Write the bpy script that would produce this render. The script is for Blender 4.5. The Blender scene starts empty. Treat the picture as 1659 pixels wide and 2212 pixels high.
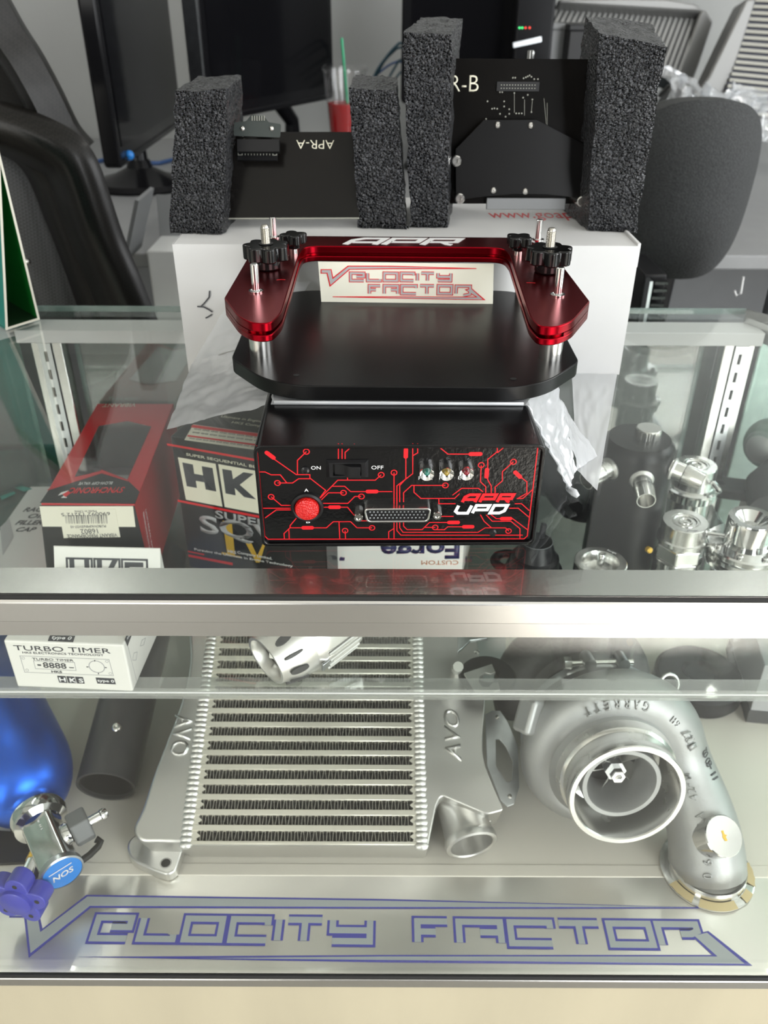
import bpy, bmesh, math, random
from mathutils import Vector, Matrix, Euler, noise
from math import sin, cos, pi, radians as rad

# ------------------------------------------------------------------ camera, sky, lights, exposure
SC = bpy.context.scene
COL = SC.collection
T = 0.85                                   # height of the counter's glass top above the floor
CAM = Vector((0.0, 0.0, T + 0.293))
F_PX, PITCH, ROLL = 1800.0, rad(32.0), 0.0042
_r0, _u0 = Vector((1, 0, 0)), Vector((0, sin(PITCH), cos(PITCH)))
FWD = Vector((0, cos(PITCH), -sin(PITCH)))
RGT = _r0 * cos(ROLL) + _u0 * sin(ROLL)
UPV = _u0 * cos(ROLL) - _r0 * sin(ROLL)
cam = bpy.data.cameras.new('camera')
cam.sensor_fit = 'VERTICAL'; cam.sensor_height = 36.0; cam.lens = F_PX / 2212 * 36.0
cam.clip_start = 0.01; cam.clip_end = 100
cam.dof.use_dof = True; cam.dof.focus_distance = 0.54; cam.dof.aperture_fstop = 11
co = bpy.data.objects.new('camera', cam); COL.objects.link(co)
co.matrix_world = Matrix(((RGT.x, UPV.x, -FWD.x, CAM.x), (RGT.y, UPV.y, -FWD.y, CAM.y), (RGT.z, UPV.z, -FWD.z, CAM.z), (0, 0, 0, 1)))
SC.camera = co

w = bpy.data.worlds.new('sky'); SC.world = w; w.use_nodes = True
w.node_tree.nodes['Background'].inputs[0].default_value = (0.90, 0.96, 1.0, 1)
w.node_tree.nodes['Background'].inputs[1].default_value = 1.4

def area(name, loc, rot, sx, sy, power, col=(1, 1, 1)):
    l = bpy.data.lights.new(name, 'AREA'); l.shape = 'RECTANGLE'; l.size = sx; l.size_y = sy; l.energy = power; l.color = col
    o = bpy.data.objects.new(name, l); COL.objects.link(o); o.location = loc; o.rotation_euler = rot
    return o
area('daylight_right', (2.30, -2.80, 1.45), (rad(90), 0, rad(20)), 1.9, 2.3, 78, (0.97, 0.99, 1.0))
area('daylight_left', (-1.75, -2.85, 1.45), (rad(90), 0, 0), 1.5, 2.3, 24, (1.0, 0.95, 0.85))
area('side_fill_light', (3.40, 0.5, 1.75), (rad(90), 0, rad(90)), 2.2, 1.3, 45, (0.96, 0.98, 1.0))  # fill added to brighten the right side; the right wall has no window
sun = bpy.data.lights.new('sun', 'SUN'); sun.energy = 11.0; sun.angle = rad(0.6); sun.color = (1.0, 0.95, 0.86)
so_ = bpy.data.objects.new('sun', sun); COL.objects.link(so_)
so_.rotation_euler = Vector((-0.45, 1.0, -1.03)).to_track_quat('-Z', 'Y').to_euler()

SC.view_settings.view_transform = 'Standard'
SC.view_settings.look = 'None'
SC.view_settings.gamma = 1.0
SC.view_settings.exposure = 0.68
SC.cycles.max_bounces = 14; SC.cycles.transparent_max_bounces = 24
SC.cycles.glossy_bounces = 5; SC.cycles.diffuse_bounces = 4
SC.cycles.caustics_reflective = False; SC.cycles.caustics_refractive = False
SC.cycles.sample_clamp_indirect = 6.0
SC.cycles.use_denoising = True

# ------------------------------------------------------------------ helpers: measured points
def ray(px, py):
    return FWD + RGT * ((px - 829.5) / F_PX) - UPV * ((py - 1106) / F_PX)
def PZ(px, py, zr):                        # point at height zr above the glass top
    v = ray(px, py); return CAM + v * ((T + zr - CAM.z) / v.z)
def PY(px, py, Y):                         # point at depth Y
    v = ray(px, py); return CAM + v * (Y / v.y)
def PP(px, py, o, n):                      # point on a plane
    v = ray(px, py); n = Vector(n); return CAM + v * ((Vector(o) - CAM).dot(n) / v.dot(n))

# ------------------------------------------------------------------ materials
def mat(name, col, rough=0.5, metal=0.0, spec=0.5, bump=0.0, bscale=200.0, var=0.0, vscale=20.0, stretch=(1, 1, 1), coat=0.0, emit=None, estr=0.0, rvar=0.0, btype='noise', alpha=1.0, trans=0.0, aniso=0.0):
    m = bpy.data.materials.new(name); m.use_nodes = True
    nt = m.node_tree; b = nt.nodes['Principled BSDF']
    c = (*col, 1.0)
    b.inputs['Base Color'].default_value = c
    b.inputs['Roughness'].default_value = rough; b.inputs['Metallic'].default_value = metal
    b.inputs['Specular IOR Level'].default_value = spec
    b.inputs['Coat Weight'].default_value = coat; b.inputs['Coat Roughness'].default_value = 0.06
    b.inputs['Alpha'].default_value = alpha; b.inputs['Transmission Weight'].default_value = trans
    b.inputs['Anisotropic'].default_value = aniso
    if emit: b.inputs['Emission Color'].default_value = (*emit, 1); b.inputs['Emission Strength'].default_value = estr
    if bump or var or rvar:
        tc = nt.nodes.new('ShaderNodeTexCoord'); mp = nt.nodes.new('ShaderNodeMapping'); mp.inputs['Scale'].default_value = stretch
        nt.links.new(tc.outputs['Object'], mp.inputs['Vector'])
    if bump:
        if btype == 'voronoi':
            n = nt.nodes.new('ShaderNodeTexVoronoi'); n.inputs['Scale'].default_value = bscale; out = n.outputs['Distance']
        else:
            n = nt.nodes.new('ShaderNodeTexNoise'); n.inputs['Scale'].default_value = bscale; n.inputs['Detail'].default_value = 4; out = n.outputs['Fac']
        nt.links.new(mp.outputs['Vector'], n.inputs['Vector'])
        bp = nt.nodes.new('ShaderNodeBump'); bp.inputs['Strength'].default_value = bump; bp.inputs['Distance'].default_value = 0.001
        nt.links.new(out, bp.inputs['Height']); nt.links.new(bp.outputs['Normal'], b.inputs['Normal'])
    if var or rvar:
        n2 = nt.nodes.new('ShaderNodeTexNoise'); n2.inputs['Scale'].default_value = vscale; n2.inputs['Detail'].default_value = 5
        nt.links.new(mp.outputs['Vector'], n2.inputs['Vector'])
        if var:
            mr = nt.nodes.new('ShaderNodeMapRange'); mr.inputs['From Min'].default_value = 0.3; mr.inputs['From Max'].default_value = 0.7
            mr.inputs['To Min'].default_value = 1 - var; mr.inputs['To Max'].default_value = 1 + var
            nt.links.new(n2.outputs['Fac'], mr.inputs['Value'])
            mx = nt.nodes.new('ShaderNodeVectorMath'); mx.operation = 'SCALE'; mx.inputs[0].default_value = col
            nt.links.new(mr.outputs['Result'], mx.inputs['Scale']); nt.links.new(mx.outputs['Vector'], b.inputs['Base Color'])
        if rvar:
            m2 = nt.nodes.new('ShaderNodeMapRange'); m2.inputs['From Min'].default_value = 0.3; m2.inputs['From Max'].default_value = 0.7
            m2.inputs['To Min'].default_value = max(0.02, rough - rvar); m2.inputs['To Max'].default_value = rough + rvar
            nt.links.new(n2.outputs['Fac'], m2.inputs['Value']); nt.links.new(m2.outputs['Result'], b.inputs['Roughness'])
    return m

def thin_glass(name, tint=(0.97, 0.985, 0.975), base=0.04, top=0.96, rough=0.0, haze=0.0, hazecol=(0.8, 0.8, 0.8), power=5.0):
    # a pane: clear tinted transmission plus a Schlick mirror term that is the same from both faces
    m = bpy.data.materials.new(name); m.use_nodes = True; nt = m.node_tree
    nt.nodes.remove(nt.nodes['Principled BSDF']); out = nt.nodes['Material Output']
    tr = nt.nodes.new('ShaderNodeBsdfTransparent'); tr.inputs[0].default_value = (*tint, 1)
    gl = nt.nodes.new('ShaderNodeBsdfGlossy'); gl.inputs['Roughness'].default_value = rough; gl.inputs['Color'].default_value = (1, 1, 1, 1)
    lw = nt.nodes.new('ShaderNodeLayerWeight'); lw.inputs['Blend'].default_value = 0.5
    # facing output = 1-cos at blend .5
    pw = nt.nodes.new('ShaderNodeMath'); pw.operation = 'POWER'; pw.inputs[1].default_value = power
    ml = nt.nodes.new('ShaderNodeMath'); ml.operation = 'MULTIPLY_ADD'; ml.inputs[1].default_value = top - base; ml.inputs[2].default_value = base
    nt.links.new(lw.outputs['Facing'], pw.inputs[0]); nt.links.new(pw.outputs[0], ml.inputs[0])
    mx = nt.nodes.new('ShaderNodeMixShader')
    nt.links.new(ml.outputs[0], mx.inputs['Fac'])
    src = tr
    if haze:
        df = nt.nodes.new('ShaderNodeBsdfDiffuse'); df.inputs[0].default_value = (*hazecol, 1)
        m0 = nt.nodes.new('ShaderNodeMixShader'); m0.inputs[0].default_value = haze
        nt.links.new(tr.outputs[0], m0.inputs[1]); nt.links.new(df.outputs[0], m0.inputs[2]); src = m0
    nt.links.new(src.outputs[0], mx.inputs[1]); nt.links.new(gl.outputs[0], mx.inputs[2])
    nt.links.new(mx.outputs[0], out.inputs['Surface'])
    return m

M = {}
M['wall'] = mat('wall_paint', (0.34, 0.348, 0.342), 0.8, bump=0.15, bscale=60, var=0.03, vscale=3)
M['dark_wall'] = mat('dark_wall_paint', (0.06, 0.06, 0.062), 0.7, var=0.05)
M['ceiling'] = mat('ceiling_paint', (0.86, 0.86, 0.84), 0.9, var=0.02)
M['floor'] = mat('floor_tile', (0.30, 0.285, 0.255), 0.35, var=0.06, vscale=6)
M['steel'] = mat('brushed_steel', (0.66, 0.655, 0.635), 0.27, 1.0, bump=0.008, bscale=120, stretch=(0.3, 40, 40))
M['steel_deck'] = mat('deck_steel', (0.94, 0.89, 0.79), 0.46, 0.12, bump=0.010, bscale=120, stretch=(0.3, 40, 40))
M['steel_bright'] = mat('polished_steel', (0.74, 0.74, 0.73), 0.14, 1.0)
M['chrome'] = mat('chrome', (0.74, 0.74, 0.73), 0.10, 1.0)
M['zinc'] = mat('zinc_plate', (0.60, 0.62, 0.64), 0.28, 1.0, var=0.1, vscale=60)
M['steel_strip'] = mat('strip_steel', (0.84, 0.815, 0.76), 0.36, 0.92, bump=0.010, bscale=120, stretch=(0.3, 40, 40))
M['alu'] = mat('cast_aluminium', (0.44, 0.445, 0.44), 0.54, 0.9, bump=0.15, bscale=500, rvar=0.06, vscale=15)
M['alu_tank'] = mat('ground_aluminium', (0.68, 0.675, 0.655), 0.36, 1.0, bump=0.06, bscale=260, rvar=0.08, vscale=14)
M['alu_bar'] = mat('bar_aluminium', (0.86, 0.83, 0.74), 0.42, 0.85, bump=0.05, bscale=160, stretch=(0.4, 12, 12))
M['alu_machined'] = mat('machined_aluminium', (0.76, 0.755, 0.73), 0.24, 1.0, rvar=0.05, vscale=50)
M['satin'] = mat('satin_silver', (0.80, 0.79, 0.755), 0.36, 0.9)
M['weld'] = mat('weld_bead', (0.74, 0.735, 0.71), 0.42, 0.9)
M['fin'] = mat('fin_foil', (0.50, 0.48, 0.43), 0.4, 0.8)
M['dark'] = mat('deep_black', (0.012, 0.012, 0.012), 0.7)
M['black_anod'] = mat('black_anodised', (0.004, 0.0039, 0.0041), 0.28, 0.0, 0.25, bump=0.03, bscale=1500)
M['black_gloss'] = mat('black_gloss_paint', (0.003, 0.003, 0.0035), 0.22, 0.0, 0.4, bump=0.05, bscale=500)
M['black_plastic'] = mat('black_plastic', (0.012, 0.012, 0.013), 0.22, 0.0, 0.5)
M['black_satin'] = mat('black_satin_plastic', (0.009, 0.009, 0.010), 0.40, spec=0.3)
M['panel_film'] = mat('panel_film', (0.004, 0.004, 0.0045), 0.20, 0.0, 0.4, bump=0.22, bscale=420)
M['red_anod'] = mat('red_anodised', (0.30, 0.0035, 0.011), 0.27, 1.0)
M['red_print'] = mat('red_print', (0.72, 0.012, 0.02), 0.35)
M['white_print'] = mat('white_print', (0.85, 0.85, 0.85), 0.4)
M['cream_print'] = mat('cream_print', (0.80, 0.77, 0.62), 0.4)
M['dark_print'] = mat('dark_print', (0.035, 0.037, 0.045), 0.45)
M['grey_print'] = mat('grey_print', (0.42, 0.42, 0.43), 0.4)
M['navy_print'] = mat('navy_print', (0.02, 0.022, 0.09), 0.4)
M['blue_print'] = mat('blue_vinyl', (0.065, 0.068, 0.42), 0.45, spec=0.3)
M['silver_print'] = mat('silver_vinyl', (0.46, 0.50, 0.51), 0.42, 0.15)
M['gold_print'] = mat('gold_foil', (0.80, 0.50, 0.07), 0.3, 0.5)
M['card_white'] = mat('white_card', (0.70, 0.70, 0.70), 0.55, var=0.03, vscale=18, bump=0.08, bscale=30)
M['card_gloss'] = mat('white_gloss_card', (0.82, 0.81, 0.76), 0.35)
M['card_black'] = mat('black_card', (0.010, 0.010, 0.011), 0.28, var=0.2, vscale=30)
M['card_red'] = mat('red_card', (0.52, 0.012, 0.02), 0.3)
M['label'] = mat('label_paper', (0.84, 0.81, 0.68), 0.5)
M['sticker'] = mat('sticker_backing', (0.84, 0.82, 0.70), 0.4)
M['knob'] = mat('knob_plastic', (0.005, 0.005, 0.005), 0.14, spec=0.4)
M['screw'] = mat('stainless', (0.70, 0.69, 0.66), 0.22, 1.0)
M['thread'] = mat('threaded_steel', (0.55, 0.53, 0.48), 0.3, 1.0)
M['pcb'] = mat('black_board', (0.005, 0.0044, 0.004), 0.18, spec=0.25, var=0.2, vscale=40)
M['pcb_green'] = mat('green_board', (0.03, 0.038, 0.036), 0.4)
M['pcb_edge'] = mat('board_edge', (0.30, 0.30, 0.26), 0.5)
M['rubber'] = mat('black_rubber', (0.010, 0.010, 0.012), 0.42, spec=0.4, bump=0.08, bscale=300)
M['hose'] = mat('silicone_hose', (0.040, 0.040, 0.042), 0.42, bump=0.05, bscale=300)
M['blue_metal'] = mat('blue_anodised', (0.012, 0.12, 0.68), 0.34, 0.75, rvar=0.04, vscale=12)
M['blue_plastic'] = mat('blue_plastic', (0.05, 0.055, 0.42), 0.32, spec=0.6)
M['badge_blue'] = mat('badge_blue', (0.02, 0.22, 0.68), 0.25)
M['cast_dark'] = mat('cast_iron', (0.085, 0.085, 0.085), 0.6, 0.4, bump=0.4, bscale=260)
M['grey_paint'] = mat('grey_paint', (0.17, 0.175, 0.18), 0.55, var=0.04)
M['desk'] = mat('desk_laminate', (0.24, 0.245, 0.25), 0.4, var=0.04)
M['wood'] = mat('maple_laminate', (0.52, 0.465, 0.335), 0.45, var=0.07, vscale=5, stretch=(2.5, 2.5, 0.35))
M['screen'] = mat('screen_glass', (0.005, 0.005, 0.006), 0.10, spec=0.06)
M['monitor'] = mat('monitor_gloss', (0.007, 0.007, 0.008), 0.18, spec=0.12)
M['bg_alu'] = mat('cooler_aluminium', (0.24, 0.24, 0.235), 0.5, 0.7, bump=0.1, bscale=80)
M['bg_slot'] = mat('cooler_gap', (0.02, 0.026, 0.028), 0.6)
M['bg_slot_blue'] = mat('cooler_gap_blue', (0.028, 0.032, 0.055), 0.6)
M['bg_bar'] = mat('cooler_bar', (0.26, 0.255, 0.225), 0.45, 0.6)
M['cable'] = mat('cable_teal', (0.02, 0.07, 0.10), 0.5)
M['cable_blue'] = mat('cable_blue', (0.03, 0.08, 0.22), 0.5)
M['straw'] = mat('green_straw', (0.03, 0.33, 0.16), 0.35)
M['drink'] = mat('red_drink', (0.36, 0.003, 0.005), 0.25, spec=0.2)
M['cup'] = thin_glass('clear_cup', (0.97, 0.97, 0.97), 0.03, 0.6, 0.05, 0.01)
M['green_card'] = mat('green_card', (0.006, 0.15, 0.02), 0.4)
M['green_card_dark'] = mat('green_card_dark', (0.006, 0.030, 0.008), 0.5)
M['teal_card'] = mat('teal_card', (0.01, 0.22, 0.18), 0.4)
M['card_edge'] = mat('card_edge', (0.74, 0.72, 0.62), 0.6)
M['teal_glass'] = mat('glass_edge', (0.06, 0.30, 0.27), 0.15, alpha=0.75)
M['glass_edge'] = mat('pale_glass_edge', (0.34, 0.46, 0.42), 0.12, alpha=0.55)
M['led_green'] = mat('led_green', (0.05, 0.9, 0.2), 0.4, emit=(0.1, 1, 0.3), estr=1.5)
M['led_red'] = mat('led_red', (0.9, 0.05, 0.03), 0.4, emit=(1, 0.1, 0.06), estr=1.5)
M['lens_green'] = mat('lens_green', (0.02, 0.16, 0.12), 0.1)
M['lens_amber'] = mat('lens_amber', (0.32, 0.22, 0.03), 0.1)
M['lens_red'] = mat('lens_red', (0.22, 0.01, 0.02), 0.1)
M['button'] = mat('red_lens', (0.62, 0.01, 0.008), 0.12, bump=0.6, bscale=900, btype='voronoi')
M['tube_light'] = mat('lamp_tube', (1, 1, 1), 0.5, emit=(1.0, 0.98, 0.93), estr=16.0)
M['lamp_body'] = mat('lamp_body', (0.8, 0.8, 0.8), 0.4)
M['paper'] = mat('paper', (0.66, 0.67, 0.66), 0.6, var=0.06, vscale=8)
M['orange_card'] = mat('orange_card', (0.42, 0.13, 0.03), 0.5)
M['tape'] = mat('masking_tape', (0.66, 0.53, 0.28), 0.6)
M['glass_top'] = thin_glass('glass_top', (0.98, 0.995, 0.985), 0.04, 0.95)
M['glass_front'] = thin_glass('glass_front', (0.99, 1.0, 0.99), 0.04, 0.95)
M['glass_shelf'] = thin_glass('glass_shelf', (0.98, 0.995, 0.985), 0.04, 0.95)
M['glass_back'] = thin_glass('glass_back', (0.50, 0.55, 0.52), 0.10, 0.9, 0.02, 0.28, (0.36, 0.40, 0.37))
M['glass_side'] = thin_glass('glass_side', (0.80, 0.90, 0.86), 0.06, 0.9, 0.0, 0.10, (0.5, 0.62, 0.56))
M['acrylic'] = thin_glass('clear_trim', (0.90, 0.92, 0.90), 0.16, 0.9, 0.03, 0.22, (0.75, 0.76, 0.74))
M['window_film'] = thin_glass('carton_window', (0.55, 0.56, 0.57), 0.10, 0.9, 0.02, 0.25, (0.20, 0.21, 0.22))

def foam_mat():
    m = mat('porous_foam', (0.018, 0.019, 0.021), 0.22, spec=0.55)
    nt = m.node_tree; b = nt.nodes['Principled BSDF']
    tc = nt.nodes.new('ShaderNodeTexCoord')
    v = nt.nodes.new('ShaderNodeTexVoronoi'); v.inputs['Scale'].default_value = 430; v.feature = 'DISTANCE_TO_EDGE'
    n = nt.nodes.new('ShaderNodeTexNoise'); n.inputs['Scale'].default_value = 400; n.inputs['Detail'].default_value = 2
    v2 = nt.nodes.new('ShaderNodeTexVoronoi'); v2.inputs['Scale'].default_value = 430
    for x in (v, n, v2): nt.links.new(tc.outputs['Object'], x.inputs['Vector'])
    cr = nt.nodes.new('ShaderNodeValToRGB')
    cr.color_ramp.elements[0].position = 0.04; cr.color_ramp.elements[0].color = (0.042, 0.044, 0.050, 1)  # lighter cell walls paint the foam's glints into its colour
    cr.color_ramp.elements[1].position = 0.16; cr.color_ramp.elements[1].color = (0.003, 0.003, 0.0035, 1)
    nt.links.new(v.outputs['Distance'], cr.inputs['Fac']); nt.links.new(cr.outputs['Color'], b.inputs['Base Color'])
    bp = nt.nodes.new('ShaderNodeBump'); bp.inputs['Strength'].default_value = 1.0; bp.inputs['Distance'].default_value = 0.0032; bp.invert = True
    ad = nt.nodes.new('ShaderNodeMath'); ad.operation = 'ADD'
    nt.links.new(v2.outputs['Distance'], ad.inputs[0]); nt.links.new(n.outputs['Fac'], ad.inputs[1])
    nt.links.new(ad.outputs[0], bp.inputs['Height']); nt.links.new(bp.outputs['Normal'], b.inputs['Normal'])
    return m
M['foam'] = foam_mat()

def carbon_mat(name, c0, c1, scale, rough, coat):
    m = mat(name, c0, rough, coat=coat, spec=0.25); nt = m.node_tree; b = nt.nodes['Principled BSDF']
    tc = nt.nodes.new('ShaderNodeTexCoord'); ck = nt.nodes.new('ShaderNodeTexChecker'); ck.inputs['Scale'].default_value = scale
    mp = nt.nodes.new('ShaderNodeMapping'); mp.inputs['Rotation'].default_value = (0.6, 0.5, 0.78)
    ck.inputs['Color1'].default_value = (*c0, 1); ck.inputs['Color2'].default_value = (*c1, 1)
    nt.links.new(tc.outputs['Object'], mp.inputs['Vector']); nt.links.new(mp.outputs['Vector'], ck.inputs['Vector']); nt.links.new(ck.outputs['Color'], b.inputs['Base Color'])
    return m
M['carbon'] = carbon_mat('carbon_fibre', (0.004, 0.0036, 0.003), (0.009, 0.008, 0.007), 320, 0.34, 0.04)
M['seat_weave'] = carbon_mat('seat_weave', (0.045, 0.045, 0.045), (0.075, 0.075, 0.076), 300, 0.6, 0.0)
M['chair_mesh'] = mat('chair_fabric', (0.036, 0.038, 0.039), 0.9, bump=0.8, bscale=420, btype='voronoi', var=0.35, vscale=420)

def film_mat(name, clear, white, rough):
    m = bpy.data.materials.new(name); m.use_nodes = True; nt = m.node_tree
    nt.nodes.remove(nt.nodes['Principled BSDF']); out = nt.nodes['Material Output']
    tr = nt.nodes.new('ShaderNodeBsdfTransparent'); tr.inputs[0].default_value = (0.97, 0.98, 0.99, 1)
    df = nt.nodes.new('ShaderNodeBsdfDiffuse'); df.inputs[0].default_value = (0.92, 0.94, 0.97, 1)
    tl = nt.nodes.new('ShaderNodeBsdfTranslucent'); tl.inputs[0].default_value = (0.92, 0.94, 0.97, 1)
    gl = nt.nodes.new('ShaderNodeBsdfGlossy'); gl.inputs['Roughness'].default_value = rough
    a = nt.nodes.new('ShaderNodeMixShader'); a.inputs[0].default_value = 0.25
    nt.links.new(df.outputs[0], a.inputs[1]); nt.links.new(tl.outputs[0], a.inputs[2])
    b = nt.nodes.new('ShaderNodeMixShader'); b.inputs[0].default_value = white
    nt.links.new(tr.outputs[0], b.inputs[1]); nt.links.new(a.outputs[0], b.inputs[2])
    lw = nt.nodes.new('ShaderNodeLayerWeight'); lw.inputs[0].default_value = 0.25
    pw = nt.nodes.new('ShaderNodeMath'); pw.operation = 'MULTIPLY_ADD'; pw.inputs[1].default_value = 0.6; pw.inputs[2].default_value = 0.06
    nt.links.new(lw.outputs['Facing'], pw.inputs[0])
    c = nt.nodes.new('ShaderNodeMixShader'); nt.links.new(pw.outputs[0], c.inputs[0])
    nt.links.new(b.outputs[0], c.inputs[1]); nt.links.new(gl.outputs[0], c.inputs[2])
    nt.links.new(c.outputs[0], out.inputs['Surface'])
    return m
M['bag'] = film_mat('bag_film', 0.5, 0.70, 0.22)
M['bag_clear'] = film_mat('wrap_film', 0.6, 0.25, 0.12)

# ------------------------------------------------------------------ helpers: meshes
class MB:
    def __init__(s): s.v = []; s.f = []
    def add(s, vs, fs, X=None):
        k = len(s.v)
        s.v += [tuple(X @ Vector(p)) if X is not None else tuple(p) for p in vs]
        s.f += [tuple(i + k for i in f) for f in fs]; return s
    def box(s, c, d, X=None, R=None):
        hx, hy, hz = d[0] / 2, d[1] / 2, d[2] / 2
        vs = [Vector((x, y, z)) for z in (-hz, hz) for y in (-hy, hy) for x in (-hx, hx)]
        if R is not None: vs = [R @ p for p in vs]
        vs = [p + Vector(c) for p in vs]
        return s.add(vs, [(0, 2, 3, 1), (4, 5, 7, 6), (0, 1, 5, 4), (2, 6, 7, 3), (0, 4, 6, 2), (1, 3, 7, 5)], X)
    def hexa(s, c8, X=None):               # corners: bottom fl fr br bl, top fl fr br bl
        return s.add(c8, [(3, 2, 1, 0), (4, 5, 6, 7), (0, 1, 5, 4), (1, 2, 6, 5), (2, 3, 7, 6), (3, 0, 4, 7)], X)
    def prism(s, poly, z0, z1, X=None):
        n = len(poly)
        a = sum(poly[i][0] * poly[(i + 1) % n][1] - poly[(i + 1) % n][0] * poly[i][1] for i in range(n))
        if a < 0: poly = poly[::-1]
        vs = [(p[0], p[1], z0) for p in poly] + [(p[0], p[1], z1) for p in poly]
        fs = [tuple(range(n - 1, -1, -1)), tuple(range(n, 2 * n))] + [(i, (i + 1) % n, n + (i + 1) % n, n + i) for i in range(n)]
        return s.add(vs, fs, X)
    def lathe(s, prof, seg=32, X=None, cap=True, sweep=None):
        vs = []; fs = []; n = len(prof)
        for j in range(seg):
            a = 2 * pi * j / seg
            vs += [(r * cos(a), r * sin(a), z) for r, z in prof]
        for j in range(seg):
            k = (j + 1) % seg
            for i in range(n - 1):
                fs.append((j * n + i, k * n + i, k * n + i + 1, j * n + i + 1))
        if cap:
            if prof[0][0] > 1e-6: fs.append(tuple(j * n for j in range(seg - 1, -1, -1)))
            if prof[-1][0] > 1e-6: fs.append(tuple(j * n + n - 1 for j in range(seg)))
        return s.add(vs, fs, X)
    def tube(s, pts, r, seg=12, X=None, cap=True, squash=None):
        pts = [Vector(p) for p in pts]; n = len(pts)
        rr = r if isinstance(r, (list, tuple)) else [r] * n
        t0 = (pts[1] - pts[0]).normalized()
        up = Vector((0, 0, 1)) if abs(t0.z) < 0.9 else Vector((1, 0, 0))
        nrm = (up - t0 * up.dot(t0)).normalized(); vs = []; fs = []
        for i, p in enumerate(pts):
            t = (pts[min(i + 1, n - 1)] - pts[max(i - 1, 0)]).normalized()
            nrm = (nrm - t * nrm.dot(t)).normalized(); bi = t.cross(nrm)
            sa, sb = squash if squash else (1, 1)
            for j in range(seg):
                a = 2 * pi * j / seg
                vs.append(p + nrm * (rr[i] * sa * cos(a)) + bi * (rr[i] * sb * sin(a)))
        for i in range(n - 1):
            for j in range(seg):
                k = (j + 1) % seg
                fs.append((i * seg + j, i * seg + k, (i + 1) * seg + k, (i + 1) * seg + j))
        if cap:
            fs.append(tuple(range(seg - 1, -1, -1))); fs.append(tuple(range((n - 1) * seg, n * seg)))
        return s.add(vs, fs, X)
    def sphere(s, c, r, seg=16, rings=10, X=None):
        prof = [(r * sin(pi * i / rings), -r * cos(pi * i / rings)) for i in range(rings + 1)]
        prof[0] = (1e-7, -r); prof[-1] = (1e-7, r)
        Y = Matrix.Translation(c); Y = X @ Y if X is not None else Y
        return s.lathe(prof, seg, Y, cap=False)
    def grid(s, fn, nu, nv, thick=0.0, X=None):
        P = [[Vector(fn(i / nu, j / nv)) for j in range(nv + 1)] for i in range(nu + 1)]
        W = nv + 1; vs = [p for row in P for p in row]; fs = []
        for i in range(nu):
            for j in range(nv): fs.append((i * W + j, (i + 1) * W + j, (i + 1) * W + j + 1, i * W + j + 1))
        if thick:
            N = []
            for i in range(nu + 1):
                for j in range(nv + 1):
                    du = P[min(i + 1, nu)][j] - P[max(i - 1, 0)][j]; dv = P[i][min(j + 1, nv)] - P[i][max(j - 1, 0)]
                    c = du.cross(dv); N.append(c.normalized() if c.length > 1e-12 else Vector((0, 0, 1)))
            k = len(vs); vs2 = [p - n * thick for p, n in zip(vs, N)]
            fs += [tuple(k + q for q in f[::-1]) for f in fs]
            vs = vs + vs2
            ring = [(i, 0) for i in range(nu)] + [(nu, j) for j in range(nv)] + [(i, nv) for i in range(nu, 0, -1)] + [(0, j) for j in range(nv, 0, -1)]
            ids = [i * W + j for i, j in ring]
            for a in range(len(ids)):
                b = (a + 1) % len(ids); fs.append((ids[b], ids[a], k + ids[a], k + ids[b]))
        return s.add(vs, fs, X)
    def mesh(s, name, m, smooth=0.6):
        me = bpy.data.meshes.new(name); me.from_pydata([tuple(p) for p in s.v], [], s.f)
        me.materials.append(M[m] if isinstance(m, str) else m)
        if smooth:
            me.polygons.foreach_set('use_smooth', [True] * len(me.polygons)); me.set_sharp_from_angle(angle=smooth)
        me.update(); return me
    def build(s, name, m, parent=None, smooth=0.6, bevel=0.0, kind=None, label=None, segs=2, loc=None, rot=None):
        o = bpy.data.objects.new(name, s.mesh(name, m, smooth)); COL.objects.link(o)
        if parent: o.parent = parent
        if bevel:
            b = o.modifiers.new('bevel', 'BEVEL'); b.width = bevel; b.segments = segs; b.limit_method = 'ANGLE'; b.angle_limit = 0.6
        if kind: o['kind'] = kind
        if label: o['label'] = label
        if loc is not None: o.location = loc
        if rot is not None: o.rotation_euler = rot
        return o

def thing(name, label, cat, loc=(0, 0, 0), rot=(0, 0, 0), group=None):
    o = bpy.data.objects.new(name, None); COL.objects.link(o); o.empty_display_size = 0.02
    o.location = loc; o.rotation_euler = rot; o['label'] = label; o['category'] = cat
    if group: o['group'] = group
    return o
def tag(o, label, cat, group=None):
    o['label'] = label; o['category'] = cat
    if group: o['group'] = group
    return o
def struct(o): o['kind'] = 'structure'; return o
def XF(loc=(0, 0, 0), rot=(0, 0, 0)): return Matrix.Translation(loc) @ Euler(rot).to_matrix().to_4x4()
def frame(o, u, v):                        # a local frame: u right, v up, w out of the face
    u = Vector(u).normalized(); v = Vector(v); v = (v - u * v.dot(u)).normalized(); n = u.cross(v)
    return Matrix(((u.x, v.x, n.x, o[0]), (u.y, v.y, n.y, o[1]), (u.z, v.z, n.z, o[2]), (0, 0, 0, 1)))
def axis_frame(o, d, roll=0.0):            # local z along d
    d = Vector(d).normalized(); up = Vector((0, 0, 1)) if abs(d.z) < 0.95 else Vector((0, 1, 0))
    x = up.cross(d).normalized(); y = d.cross(x)
    X = Matrix(((x.x, y.x, d.x, o[0]), (x.y, y.y, d.y, o[1]), (x.z, y.z, d.z, o[2]), (0, 0, 0, 1)))
    return X @ Matrix.Rotation(roll, 4, 'Z')
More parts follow.
